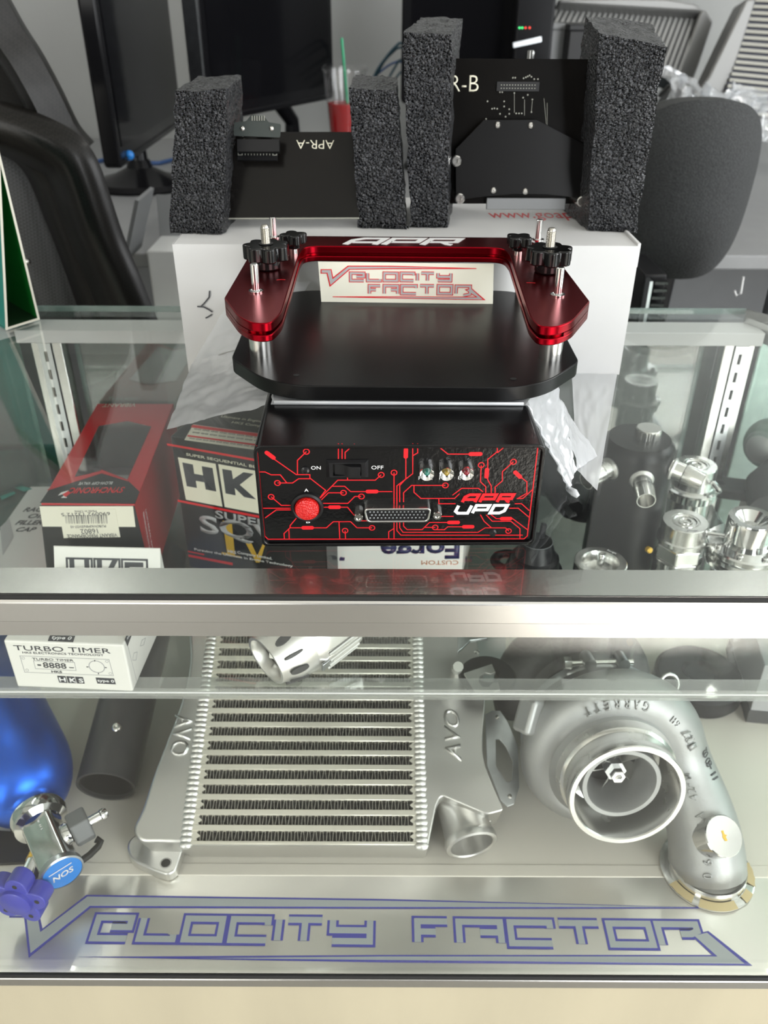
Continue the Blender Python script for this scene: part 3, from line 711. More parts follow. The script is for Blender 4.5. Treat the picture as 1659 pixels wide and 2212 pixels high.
def board_b():
    o = PY(1140, 440, .795); n = Vector((0, -cos(rad(6)), sin(rad(6))))
    t = thing('circuit_board', 'large black circuit board marked with a B, between the two right foam blocks', 'circuit board', o)
    X = frame(o, (1, 0, 0), (0, sin(rad(6)), cos(rad(6)))); Xi = X.inverted(); l2 = lambda x, y, w=0: (Xi @ PP(x, y, o + n * w, n)).to_2d()
    W(MB().prism([l2(*p) for p in ((972, 440), (1292, 440), (1306, 128), (972, 126))], -.0016, 0, X).build('board', 'pcb', t, smooth=0), t)
    c0, c1 = l2(1073, 176), l2(1164, 198)
    s = W(MB().box(((c0.x + c1.x) / 2, (c0.y + c1.y) / 2, .0008), (c1.x - c0.x, c0.y - c1.y, .0016), X).build('header_socket', 'black_satin', t, bevel=.0003), t)
    m = MB()
    for i in range(13):
        for j in (0.35, 0.68): m.box((lerp(c0.x + .004, c1.x - .004, i / 12), lerp(c0.y, c1.y, j), .0017), (.0008, .0008, .0006), X)
    m.build('socket_pins', 'pcb_edge', s, smooth=0)
    m = MB(); R = random.Random(5)
    for (x, y) in ((1108, 168), (1113, 168), (1131, 169), (1136, 167), (1140, 165), (1144, 163), (1148, 166), (1154, 171), (1162, 171), (1080, 199), (1085, 199), (1111, 201), (1140, 205), (1130, 211), (1150, 215), (1053, 219), (1089, 219), (1089, 230), (1063, 235), (1068, 234), (1074, 235), (1100, 236), (1080, 246), (1100, 246), (1115, 245), (1121, 245), (1127, 245), (1148, 242), (1092, 252), (1050, 257)):
        c = l2(x, y); m.lathe([(.0008, 0), (.0006, .0003)], 6, X @ XF((c.x, c.y, 0)))
    for x0, y0, x1, y1 in ((1111, 203, 1111, 244), (1133, 215, 1133, 250), (1150, 218, 1148, 240), (1175, 212, 1180, 268), (1182, 222, 1182, 270)):
        strokes(m, [[l2(x0, y0), l2(x1, y1)]], .0003, X, .0001)
    W(m.build('solder_points', 'pcb_edge', t), t)
    a, b = l2(972, 180), l2(1034, 180)
    W(text('R-B', 'board_marking', 'cream_print', t, X @ XF(((a.x + b.x) / 2, a.y, .0001)), b.x - a.x, .0125, bold=-.008), t)
    for x, y in ((1266, 251), (1266, 375)):
        m = MB(); c = l2(x, y); strokes(m, [[(c.x - .0012, c.y - .0014), (c.x + .0012, c.y - .0014), (c.x + .0012, c.y + .0014), (c.x - .0012, c.y + .0014), (c.x - .0012, c.y - .0014)]], .0005, X, .0001)
        for i in range(3): m.box((c.x + .005 + .0022 * i, c.y + .0003, .0001), (.0010, .0014, .0002), X); m.box((c.x + .006 + .0022 * i, c.y - .0042, .0001), (.0010, .0010, .0002), X)
        W(m.build('part_code', 'cream_print', t, smooth=0), t)
    # stand-off plate in front
    wv = .010
    pl = [l2(x, y, wv) for x, y in ((1046, 259), (1160, 259), (1289, 326), (1281, 438), (1230, 425), (1180, 420), (1110, 419), (1050, 424), (985, 432), (984, 322))]
    p = W(MB().prism(pl, wv - .0015, wv, X).build('cover_plate', 'black_anod', t, smooth=0, bevel=.0002), t)
    for x, y in ((1075, 270), (1147, 271), (1066, 411), (1135, 413)):
        c = l2(x, y, wv); m = MB(); ball_screw(m, X @ Vector((c.x, c.y, wv)), n, .0030); m.build('screw', 'screw', p)
    for x, y in ((992, 428), (1254, 434), (985, 347), (1282, 356)):
        c = l2(x, y, wv); m = MB(); m.lathe([(.0045, -.010), (.0045, .006), (.0036, .0068), (.0020, .0068), (.0020, .004), (1e-6, .004)], 18, X @ XF((c.x, c.y, wv)), cap=False); m.build('standoff', 'screw', p)
    a, b = l2(1050, 455, .004), l2(1222, 425, .004)
    W(MB().box(((a.x + b.x) / 2, max(a.y, -.0125) / 2 + b.y / 2, .004), (b.x - a.x, .010, .004), X).build('bracket', 'grey_paint', t, bevel=.0006), t)
    c = l2(1146, 118); W(MB().tube([X @ Vector((c.x, c.y - .006, -.004)), X @ Vector((c.x, c.y + .003, -.004))], .0022, 10).build('top_peg', 'screw', t), t)
board_b()

# ------------------------------------------------------------------ black plate with the red frame
FZ0, FZ1, PT = T + .111, T + .123, T + .083
def fixture():
    t = thing('bench_fixture', 'black plate carrying a red anodised frame with black star knobs and steel pins', 'fixture', (0.013, 0.58, T + .0712))
    k = .0030
    pl = [(-.1035, .531), (-.070, .485), (.096, .4835), (.1305, .5275), (.1305, .652), (.108, .684), (-.075, .682), (-.1035, .650)]
    W(MB().prism(round_poly(pl, [.006, .030, .030, .006, .006, .02, .02, .006], 8), T + .0731, PT).build('base_plate', 'black_anod', t, bevel=.0007), t)
    for px, py in ((640, 810), (1109, 818)):
        p = PZ(px, py, .0832); W(MB().lathe([(.0021, 0), (.0013, .0001), (1e-6, .0001)], 14, XF(p)).build('screw_hole', 'dark', t), t)
    # frame outline, anticlockwise from the left outer corner
    outer = [(-.1050, .5353), (-.0905, .499), (-.0800, .4862), (-.0690, .4862), (-.0645, .505), (-.0655, .640), (-.0640, .6665), (.0930, .6640), (.0950, .640), (.0897, .500), (.0925, .4825), (.1030, .4820), (.1145, .4925), (.1331, .5313), (.1285, .668), (.108, .696), (-.079, .6985), (-.1025, .672)]
    rr = [.002, .012, .008, .008, .012, .004, .013, .013, .004, .012, .008, .008, .012, .002, .004, .004, .004, .004]
    base = round_poly(outer, rr, 6)
    # groove ring: the inner boundary is set back in the middle layer
    def inset(P, d):
        out = []
        for x, y in P:
            q = Vector((x, y))
            if y < .6705 and -.0830 < x < .1080:
                if x < -.055 and y < .66: q.x -= d
                elif x > .084 and y < .66: q.x += d
                else: q.y += d
                if y < .507: q.y += d * 1.2
            out.append(tuple(q))
        return out
    mid = inset(base, .0045)
    fr = MB(); fr.prism(base, FZ0, T + .1153); fr.prism(base, T + .1172, FZ1)
    f = W(fr.build('red_frame', 'red_anod', t, bevel=.0007), t)
    MB().prism(mid, T + .1152, T + .1173).build('groove_core', 'red_anod', f, label='recessed dark red slot along the inner edge of the frame')
    a, b = PZ(738, 523, .1231), PZ(1006, 521, .1231)
    X = frame(PZ(872, 522, .1231), (1, -.006, 0), (0, 1, 0))
    s = block_word('APR', 'lettering', 'white_print', f, X, (b - a).length, .0225, .45, .0050)
    # standoffs, pins
    for nm, x, y in (('L', -.0838, .5385), ('R', .1118, .5347), ('L', -.088, .668), ('R', .113, .665)):
        W(MB().lathe([(.0079, 0), (.0079, FZ0 - PT)], 28, XF((x, y, PT))).build('standoff', 'alu_machined', t), t)
    for x, y in ((-.0859, .5489), (.1142, .5437), (-.0905, .693), (.1235, .688)):
        hh = .0185 if y < .6 else .016
        p = W(MB().lathe([(.0027, -.004), (.0027, hh - .0005), (.0022, hh), ], 20, XF((x, y, FZ1))).build('pin', 'steel_bright', t), t)
        MB().lathe([(.0040, 0), (.0050, .0001), (.0050, .0008), (.0041, .0009), (.0037, .0004), (.0029, .0002)], 28, XF((x, y, FZ1)), cap=False).build('ring', 'steel_bright', p)
    # star knobs on studs
    def lobes(n, r0, r1, ph, seg=14):
        pts = []
        for i in range(n * seg):
            a = 2 * pi * i / (n * seg) + ph; c = cos(n * (a - ph))
            pts.append(((r0 + (r1 - r0) * (0.5 + 0.5 * c) ** .55) * cos(a), (r0 + (r1 - r0) * (0.5 + 0.5 * c) ** .55) * sin(a)))
        return pts
    for x, y, ph in ((-.0848, .604, .5), (.1164, .598, .2)):
        kn = MB(); kn.prism(lobes(7, .0128, .0168, ph), .0068, .0172, XF((x, y, FZ1)))
        kn.lathe([(.0094, 0), (.0094, .007)], 28, XF((x, y, FZ1)))
        ob = W(kn.build('star_knob', 'knob', t, bevel=.0012, segs=3), t)
        m = MB(); prof = [(.0030, .010)]; z = .017
        while z < .0290: prof += [(.0034, z), (.0029, z + .0005)]; z += .0010
        prof += [(.0028, .0296), (.0020, .0306), (.0008, .0308)]
        m.lathe(prof, 20, XF((x, y, FZ1))); m.build('stud', 'thread', ob)
        MB().lathe([(.0043, .0173), (.0052, .0176), (.0052, .0178)], 20, XF((x, y, FZ1))).build('bore', 'dark', ob)
    for x, y, ph in ((-.0695, .644, .3), (.1008, .640, .8)):
        kn = MB(); kn.prism(lobes(4, .0065, .0105, ph), .0075, .0150, XF((x, y, FZ1))); kn.lathe([(.0050, .0040), (.0056, .0080)], 20, XF((x, y, FZ1)))
        ob = W(kn.build('clamp_knob', 'knob', t, bevel=.0014, segs=3), t)
        MB().lathe([(.0032, 0), (.0032, .005)], 16, XF((x, y, FZ1))).build('stud', 'screw', ob)
    for px, py, s in ((607, 604, 1), (1147, 611, -1)):
        m = MB(); p = PZ(px, py, .1231); strokes(m, [[(p.x - .003, p.y - s * .0006), (p.x, p.y + .0006), (p.x + .003, p.y)]], .0006, Matrix.Translation((0, 0, FZ1)), .0001); W(m.build('scratch', 'red_print', t, smooth=0), t)
fixture()

def sticker():
    a, b = PZ(694, 652, .0832), PZ(1065, 657, .0832); y = (a.y + b.y) / 2
    t = thing('sticker', 'cream sticker printed with a grey and red logo, standing on the black plate', 'sticker', (a + b) / 2)
    c, d = PY(687, 565, a.y + .004), PY(1067, 570, b.y + .004)
    X = frame((a + b) / 2, b - a, (c + d) / 2 - (a + b) / 2); Xi = X.inverted(); o = X.translation; n = X.col[2].to_3d()
    L = lambda x, yy: (Xi @ PP(660 + x * .26522, 480 + yy * .26522, o, n)).to_2d()
    A, B, Cc, Dd = (Xi @ p for p in (a, b, d, c))
    bd = W(MB().grid(lambda u, v: tuple(X @ (A.lerp(B, u).lerp(Dd.lerp(Cc, u), v) + Vector((0, 0, -.003 * max(0, u - .75) ** 2 * 16 * .4)))), 24, 4, thick=.0004).build('backing', 'sticker', t), t)
    red, gry = MB(), MB(); z0 = .0003
    def put(lines, w0=.0016, w1=.0027): strokes(red, lines, w1, X, .00012, z0); strokes(gry, lines, w0, X, .00012, z0 + .0001)
    def word(chars, xs, y0, y1):
        for ch, (p, q) in zip(chars, xs):
            e = .0013; A0, A1 = L(p, y1), L(q, y0); xa, xb, ya, yb = A0.x + e, A1.x - e, A0.y + e, A1.y - e
            put([[((xa + (xb - xa) * u) if ch != 'I' else (xa + xb) / 2, ya + (yb - ya) * v) for u, v in Q] for Q in GLYPH[ch]])
    word('ELOCITY', ((355, 488), (492, 622), (628, 760), (766, 895), (898, 925), (928, 1060), (1064, 1198)), 402, 488)
    word('FACTO', ((508, 622), (628, 765), (770, 915), (918, 1060), (1066, 1205)), 504, 594)
    e = .0013; A0, A1 = L(1212, 594), L(1356, 508); xa, xb, ya, yb = A0.x + e, A1.x - e, A0.y + e, A1.y - e
    put([[(xa, ya), (xa, yb), (xb, yb), (xb, yb - .006), (xa + (xb - xa) * .55, yb - .0072)]])
    def poly(mb, pts, z): mb.prism([tuple(L(*p)) for p in pts], z, z + .00012, X)
    poly(red, ((124, 382), (212, 382), (226, 448), (345, 353), (700, 354), (1392, 374), (1392, 380), (700, 382), (362, 386), (198, 526), (172, 418), (124, 418)), z0)
    poly(gry, ((132, 389), (206, 389), (220, 464), (350, 361), (700, 362), (1150, 372), (700, 374), (356, 380), (204, 510), (180, 411), (132, 411)), z0 + .0001)
    poly(red, ((220, 604), (700, 603), (1384, 606), (1296, 548), (1352, 536), (1466, 634), (900, 624), (220, 610)), z0)
    poly(gry, ((560, 610), (900, 609), (1404, 612), (1312, 552), (1350, 543), (1444, 628), (900, 618)), z0 + .0001)
    W(red.build('logo_outline', 'red_print', t, smooth=0), t); W(gry.build('logo', 'grey_print', t, smooth=0), t)
sticker()

# ------------------------------------------------------------------ black control box
def control_box():
    a = rad(1.15); org = Vector((.0092, .4287, T))
    t = thing('control_box', 'black control box with red circuit print, a rocker switch and a wide socket', 'control box', org, (0, 0, a))
    w, d, h = .1700, .195, .0705
    R = org.to_4d() and (Matrix.Translation(org) @ Matrix.Rotation(a, 4, 'Z')); Ri = R.inverted()
    # local: x right, y depth, z up; front at y=0
    def ring(y0, y1, outer, inner):
        n = len(outer); m = MB()
        vs = [(x, y0, z) for x, z in outer] + [(x, y0, z) for x, z in inner] + [(x, y1, z) for x, z in outer] + [(x, y1, z) for x, z in inner]
        fs = []
        for i in range(n):
            j = (i + 1) % n
            fs += [(i, j, n + j, n + i), (i, 2 * n + i, 2 * n + j, j), (n + i, n + j, 3 * n + j, 3 * n + i), (2 * n + i, 3 * n + i, 3 * n + j, 2 * n + j)]
        return m.add(vs, fs)
    def shape(ins):
        pts = rounded_rect(w - 2 * ins, h - 2 * ins, .0045 - ins * .5, 5, 0, h / 2)
        return [(x * (1 - .0 * (h - z)), z) for x, z in pts]
    ring(0, d, shape(0), shape(.0022)).build('shell', 'black_gloss', t, bevel=.0006)
    m = MB(); m.prism([(x, z) for x, z in shape(.0018)], 0, .002, Matrix(((1, 0, 0, 0), (0, 0, -1, d - .001), (0, 1, 0, 0), (0, 0, 0, 1)))); m.build('back_panel', 'black_satin', t)
    # front panel, in a frame with u right, v up, w out of the face
    X = Matrix(((1, 0, 0, 0), (0, 0, -1, .0022), (0, 1, 0, 0), (0, 0, 0, 1)))
    MB().prism(shape(.0024), -.001, 0, X).build('front_panel', 'panel_film', t, smooth=0)
    po = R @ Vector((0, .0022, h / 2)); pn = (R.to_3x3() @ Vector((0, -1, 0))); Xw = (R @ X).inverted()
    L = lambda cx, cy: tuple((Xw @ PP(500 + cx * .44003, 860 + cy * .44003, po, pn)).to_2d())
    m = MB(); lw = .00062
    tr = [
     [(175, 270), (205, 296), (318, 375), (385, 375), (385, 392), (462, 452), (432, 492)], [(368, 262), (324, 305), (324, 372)],
     [(135, 362), (165, 362), (195, 376), (240, 376), (272, 416), (226, 416)], [(272, 416), (300, 416), (330, 395), (385, 395)], [(195, 484), (245, 526), (300, 526)], [(155, 540), (310, 540)],
     [(165, 588), (220, 548), (300, 548)], [(525, 222), (525, 298)], [(543, 222), (543, 298)], [(605, 224), (558, 266), (558, 298)],
     [(735, 376), (706, 402), (522, 402), (436, 490)], [(570, 390), (570, 402)], [(440, 500), (476, 464), (550, 464)], [(495, 432), (556, 432), (585, 458), (790, 458)], [(442, 516), (572, 516), (606, 482), (636, 482)],
     [(445, 535), (570, 535), (624, 602), (738, 602), (738, 596)], [(798, 365), (798, 690)], [(322, 585), (288, 625), (288, 636), (466, 636), (500, 606), (585, 606), (616, 636), (690, 636)], [(528, 606), (532, 692)], [(558, 650), (560, 692)],
     [(288, 636), (258, 664), (260, 692)], [(282, 645), (284, 692)], [(772, 690), (772, 655), (797, 640)],
     [(890, 222), (890, 370), (812, 430), (812, 650), (832, 672), (1430, 672)], [(914, 222), (914, 268), (890, 282)], [(915, 241), (1022, 241), (1062, 274), (1200, 274)],
     [(856, 245), (856, 395), (826, 428), (826, 510)], [(826, 596), (826, 636), (842, 658), (1210, 658), (1245, 636), (1345, 636), (1362, 652)], [(1050, 428), (884, 428), (845, 464), (845, 510)], [(845, 596), (845, 628), (862, 645), (936, 645), (972, 610), (1090, 610)],
     [(896, 430), (896, 462), (930, 492), (1095, 492), (1120, 468)], [(1018, 492), (1018, 518), (1100, 518)], [(945, 634), (1000, 634)], [(1005, 645), (1045, 645), (1062, 631), (1160, 631)], [(1010, 580), (1090, 580)],
     [(1305, 222), (1305, 262), (1258, 300), (1258, 400), (1275, 430), (1275, 465)], [(1338, 222), (1338, 240), (1305, 268)], [(1226, 330), (1222, 410), (1248, 434), (1248, 465)], [(1384, 312), (1330, 360), (1330, 405), (1294, 436), (1294, 465)],
     [(1405, 375), (1450, 410), (1450, 466), (1408, 490)], [(1085, 476), (1130, 442), (1212, 442), (1236, 460)], [(1400, 492), (1430, 492), (1478, 448)], [(1390, 518), (1424, 518), (1462, 552)], [(1364, 540), (1408, 540), (1460, 584)],
     [(1222, 572), (1240, 604), (1276, 636)], [(1250, 572), (1280, 604), (1372, 604), (1416, 640), (1416, 690)], [(1274, 572), (1300, 591), (1380, 591), (1454, 646)],
    ]
    strokes(m, [[L(*p) for p in q] for q in tr], lw, X, .00008, .00004)
    border = [(124, 232), (150, 540), (163, 676), (180, 692), (1436, 690), (1452, 676), (1480, 440), (1506, 224)]
    strokes(m, [[L(*p) for p in border]], lw * 1.1, X, .00008, .00004)
    for cx, cy in ((368, 262), (226, 416), (195, 484), (735, 376), (550, 464), (638, 482), (798, 365), (690, 636), (558, 650), (1050, 428), (1226, 328), (1384, 312), (1000, 634), (1360, 652)):
        c = L(cx, cy); strokes(m, [[(c[0] + .0017 * cos(k * pi / 8), c[1] + .0017 * sin(k * pi / 8)) for k in range(16)] + [(c[0] + .0017, c[1])]], lw, X, .00008, .00006)
    for cx, cy, ang, ln in ((190, 280, -42, 60), (690, 458, 0, 62), (506, 535, 0, 62), (374, 636, 0, 62), (856, 270, 90, 58), (1198, 274, 0, 66), (1253, 368, 90, 58), (1405, 375, -45, 56), (1090, 610, 0, 64), (1162, 631, 0, 62), (1348, 591, 0, 62)):
        c = L(cx, cy); l = ln * .44 * .000285; pts = rounded_rect(l, .0026, .00128, 5); ca, sa = cos(rad(ang)), sin(rad(ang))
        m.prism([(c[0] + x * ca - y * sa, c[1] + x * sa + y * ca) for x, y in pts], .00005, .00014, X)
    m.build('circuit_print', 'red_print', t, smooth=0)
    def lab(s, x0, y0, x1, y1, mt='white_print', **k):
        p, q = L(x0, y1), L(x1, y0)
        return text(s, 'panel_text', mt, t, X @ XF(((p[0] + q[0]) / 2, (p[1] + q[1]) / 2, .0001)), q[0] - p[0], q[1] - p[1], **k)
    for s, *r in (('ON', 391, 333, 438, 350), ('OFF', 687, 331, 746, 349), ('PWR', 918, 383, 988, 400), ('I / O', 1020, 383, 1080, 399), ('ECU', 1112, 382, 1176, 398), ('A', 358, 444, 378, 459), ('B', 367, 600, 386, 613)): lab(s, *r)
    for s, x0, y0, x1, y1, mt in (('APR', 1122, 467, 1397, 515, 'red_print'), ('UPD', 1084, 520, 1366, 569, 'white_print')):
        p, q = L(x0, y1), L(x1, y0)
        block_word(s, 'panel_text', mt, t, X @ XF(((p[0] + q[0]) / 2, (p[1] + q[1]) / 2, .0002)), q[0] - p[0], q[1] - p[1], .42, .0020)
    # rocker switch
    p, q = L(468, 388), L(672, 300); c = ((p[0] + q[0]) / 2, (p[1] + q[1]) / 2); sw, sh = q[0] - p[0], q[1] - p[1]
    s = MB(); n = 4; o1 = [(c[0] + x, c[1] + y, .0002) for x, y in ((-sw / 2, -sh / 2), (sw / 2, -sh / 2), (sw / 2, sh / 2), (-sw / 2, sh / 2))]; o2 = [(c[0] + x, c[1] + y, .0022) for x, y in ((-sw * .43, -sh * .40), (sw * .43, -sh * .40), (sw * .43, sh * .40), (-sw * .43, sh * .40))]
    o3 = [(c[0] + x, c[1] + y, .0022) for x, y in ((-sw * .345, -sh * .33), (sw * .33, -sh * .33), (sw * .33, sh * .33), (-sw * .345, sh * .33))]; o4 = [(x, y, .0003) for x, y, z in o3]
    s.add(o1 + o2 + o3 + o4, [(i + 4 * r, (i + 1) % 4 + 4 * r, (i + 1) % 4 + 4 * (r + 1), i + 4 * (r + 1)) for r in range(3) for i in range(4)], X)
    so = s.build('rocker_switch', 'black_satin', t, smooth=0)
    rk = MB(); rw = sw * .31; rh = sh * .30
    prof = [(-rw, .0004), (-rw, .0008), (-rw * .35, .0016), (-rw * .1, .0034), (rw * .2, .0048), (rw, .0052), (rw, .0004)]
    rk.prism(prof, -rh, rh, X @ XF((c[0], c[1] - sh * .02, 0)) @ Matrix(((1, 0, 0, 0), (0, 0, -1, 0), (0, 1, 0, 0), (0, 0, 0, 1)))); rk.build('rocker', 'black_satin', so, bevel=.0006)
    # round red push button
    c = L(372, 533); Xb = X @ XF((c[0], c[1], 0))
    bz = MB().lathe([(.0100, 0), (.0098, .0016), (.0086, .0024), (.0077, .0020), (.0076, .0002)], 36, Xb, cap=False).build('push_button', 'black_satin', t)
    MB().lathe([(.0074, 0), (.0074, .0034), (.0068, .0044), (.0040, .0050), (1e-6, .0052)], 32, Xb, cap=False).build('red_lens', 'button', bz)
    for cx, cy, lm in ((957, 350, 'lens_green'), (1053, 350, 'lens_amber'), (1150, 348, 'lens_red')):
        c = L(cx, cy); Xb = X @ XF((c[0], c[1], 0))
        b = MB().lathe([(.0046, 0), (.0046, .0040), (.0042, .0062), (.0026, .0048), (.0017, .0045)], 28, Xb, cap=False).build('indicator_lamp', 'chrome', t)
        MB().sphere((0, 0, .0042), .0018, 12, 8, Xb).build('lens', lm, b)
    for cx, cy in ((362, 353), (1282, 658)):
        c = L(cx, cy); Xb = X @ XF((c[0], c[1], 0)); MB().lathe([(.0026, 0), (.0024, .0008), (.0012, .0011), (.0011, .0006), (1e-6, .0006)], 16, Xb, cap=False).build('panel_screw', 'black_plastic', t)
    # wide socket
    p, q = L(640, 590), L(990, 514); c = ((p[0] + q[0]) / 2, (p[1] + q[1]) / 2); cw, chh = (q[0] - p[0]) * .97, (q[1] - p[1]) * .92
    def dsub(ins): return round_poly([(-cw / 2 + .0006 + ins, chh / 2 - ins), (cw / 2 - .0006 - ins, chh / 2 - ins), (cw / 2 - .0022 - ins, -chh / 2 + ins), (-cw / 2 + .0022 + ins, -chh / 2 + ins)], .0030 - ins, 5)
    Xc = X @ XF((c[0], c[1], 0)); o, i = dsub(0), dsub(.0011); nn = len(o); m = MB()
    vs = [(x, y, 0) for x, y in o] + [(x, y, .0058) for x, y in o] + [(x, y, .0058) for x, y in i] + [(x, y, .001) for x, y in i]
    m.add(vs, [(k + r * nn, (k + 1) % nn + r * nn, (k + 1) % nn + (r + 1) * nn, k + (r + 1) * nn) for r in range(3) for k in range(nn)], Xc)
    sk = m.build('socket_shell', 'alu_machined', t, bevel=.0003)
    MB().prism(i, 0, .0050, Xc).build('socket_insert', 'black_satin', sk, smooth=0)
    m = MB()
    for r in range(3):
        for k in range(15): m.lathe([(.00055, .0050), (.00035, .0052), (1e-6, .0047)], 6, Xc @ XF(((k - 7) * .0023 + (r % 2) * .0011 - .0005, (1 - r) * .0021, 0)), cap=False)
    o2 = m.build('contacts', 'zinc', sk); o2['kind'] = 'stuff'
    for cx, cy in ((624, 567), (1008, 557)):
        cc = L(cx, cy); Xb = X @ XF((cc[0], cc[1], 0)) @ Matrix.Rotation(.3, 4, 'Z')
        m = MB(); m.lathe([(.0029, 0), (.0029, .0046)], 6, Xb, cap=True); m.lathe([(.0026, .0046), (.0025, .0054), (.0015, .0054), (.0012, .0030), (1e-6, .0030)], 16, Xb, cap=False); m.build('jack_screw', 'screw', t)
control_box()

# ------------------------------------------------------------------ the plastic bag under the plate
def bag():
    t = thing('plastic_bag', 'crumpled clear plastic bag lying under the black plate', 'plastic bag', (0.01, .64, T))
    def patch(name, A, B, C, Dd, amp, sd, fx, fy, nu=40, nv=40, sag=0.0):
        # A-B lower edge, D-C upper edge
        A, B, C, Dd = map(Vector, (A, B, C, Dd))
        nn = ((B - A).cross(Dd - A)).normalized()
        if nn.z < 0: nn = -nn
        def f(u, v):
            p = A.lerp(B, u).lerp(Dd.lerp(C, u), v)
            k = min(1, 6 * u, 6 * (1 - u)) * .5 + .5
            e = noise.noise((u * fx + sd, v * fy, sd)) + .5 * noise.noise((u * fx * 2.7, v * fy * 2.2 + sd, 3.1)) + .35 * abs(noise.noise((u * fx * 5, v * fy * 1.4, sd + 8)))
            p = p + nn * (amp * e * k) - Vector((0, 0, sag * 4 * u * (1 - u) * .5))
            p.z = max(p.z, T + .0006)
            return p
        return W(MB().grid(f, nu, nv).build(name, 'bag', t, smooth=2.0), t)
    tip = PZ(360, 928, .001)
    # left wing: from the control box edge out to its tip on the glass, and up the front of the white box
    patch('bag_wing', (-.0700, .4860, T + .0709), tip, PY(415, 785, .698), (-.086, .60, T + .0709), .0024, 2.0, 3, 5)
    patch('bag_wing', (-.086, .60, T + .0709), PY(415, 785, .698), PY(520, 612, .7005), (-.062, .699, T + .0850), .0020, 5.0, 3, 6, 26, 26)
    # flat middle between box and plate
    W(MB().grid(lambda u, v: (lerp(-.072, .092, u), lerp(.4835, .615, v), T + .07082), 10, 8).build('bag_middle', 'bag', t), t)
    W(MB().tube([(-.070, .4850, T + .0718), (-.03, .4845, T + .0718), (.02, .4842, T + .0718), (.088, .4838, T + .0718)], .0012, 8).build('bag_fold', 'bag', t, smooth=2), t)
    # right wing: ridge running down to a twisted tip, then a flat sheet on the glass
    r0 = Vector((.0900, .4850, T + .0709)); tipr = PZ(1242, 1066, .0012); tr2 = PZ(1228, 1056, .0012)
    patch('bag_wing', r0, tr2, PZ(1246, 1015, .006), (.118, .555, T + .0709), .0030, 9.0, 6, 3)
    patch('bag_wing', (.118, .555, T + .0709), PZ(1246, 1015, .006), PZ(1290, 985, .0015), (.125, .66, T + .030), .0024, 12.0, 5, 4)
    patch('bag_flat', PZ(1290, 1060, .0008), PZ(1333, 808, .0008), PZ(1235, 806, .0012), PZ(1246, 1015, .004), .0010, 15.0, 3, 3)
    pts = [r0.lerp(tr2, k / 14) + Vector((.0012 * sin(k * 2.1), .001 * cos(k * 1.7), .0022 * sin(pi * k / 14))) for k in range(15)]
    W(MB().tube(pts, [.0006 + .0006 * abs(sin(k * 1.3)) for k in range(15)], 7).build('bag_fold', 'bag', t, smooth=2), t)
    W(MB().tube([tr2, PZ(1240, 1064, .003), PZ(1249, 1073, .001)], [.0020, .0028, .0016], 8).build('bag_tip', 'bag', t, smooth=2), t)
bag()

# ------------------------------------------------------------------ printed faces
class Face:                                # a flat face measured in the photograph; print goes on it as thin lettering
    def __init__(s, X, parent, ox=0.0, oy=0.0, k=1.0):
        s.X = X; s.Xi = X.inverted(); s.o = X.translation.copy(); s.n = X.col[2].to_3d(); s.t = parent; s.ox, s.oy, s.k = ox, oy, k
    def p(s, x, y): return (s.Xi @ PP(s.ox + x * s.k, s.oy + y * s.k, s.o, s.n)).to_2d()
    def text(s, body, mt, x0, y0, x1, y1, hp, z=.0002, name='lettering', flip=False, **k):
        # (x0,y0)-(x1,y1): the mid-line of the words, hp: their height in pixels
        a, b = s.p(x0, y0), s.p(x1, y1); c = (a + b) / 2; d = b - a
        mx, my = (x0 + x1) / 2, (y0 + y1) / 2
        h = (s.p(mx, my - hp / 2) - s.p(mx, my + hp / 2)).length
        ang = math.atan2(d.y, d.x) + (pi if flip else 0)
        return W(text(body, name, mt, s.t, s.X @ XF((c.x, c.y, z), (0, 0, ang)), d.length, h, **k), s.t)
    def poly(s, mt, pts, name='print', z=.0001, h=.00012):
        return W(MB().prism([tuple(s.p(*q)) for q in pts], z, z + h, s.X).build(name, mt, s.t, smooth=0), s.t)
    def polys(s, mt, lists, name='print', z=.0001, h=.00012):
        m = MB()
        for pts in lists: m.prism([tuple(s.p(*q)) for q in pts], z, z + h, s.X)
        return W(m.build(name, mt, s.t, smooth=0), s.t)
    def lines(s, mt, lists, wd, name='print', z=.0001, h=.00012):
        m = MB(); strokes(m, [[tuple(s.p(*q)) for q in l] for l in lists], wd, s.X, h, z)
        return W(m.build(name, mt, s.t, smooth=0), s.t)

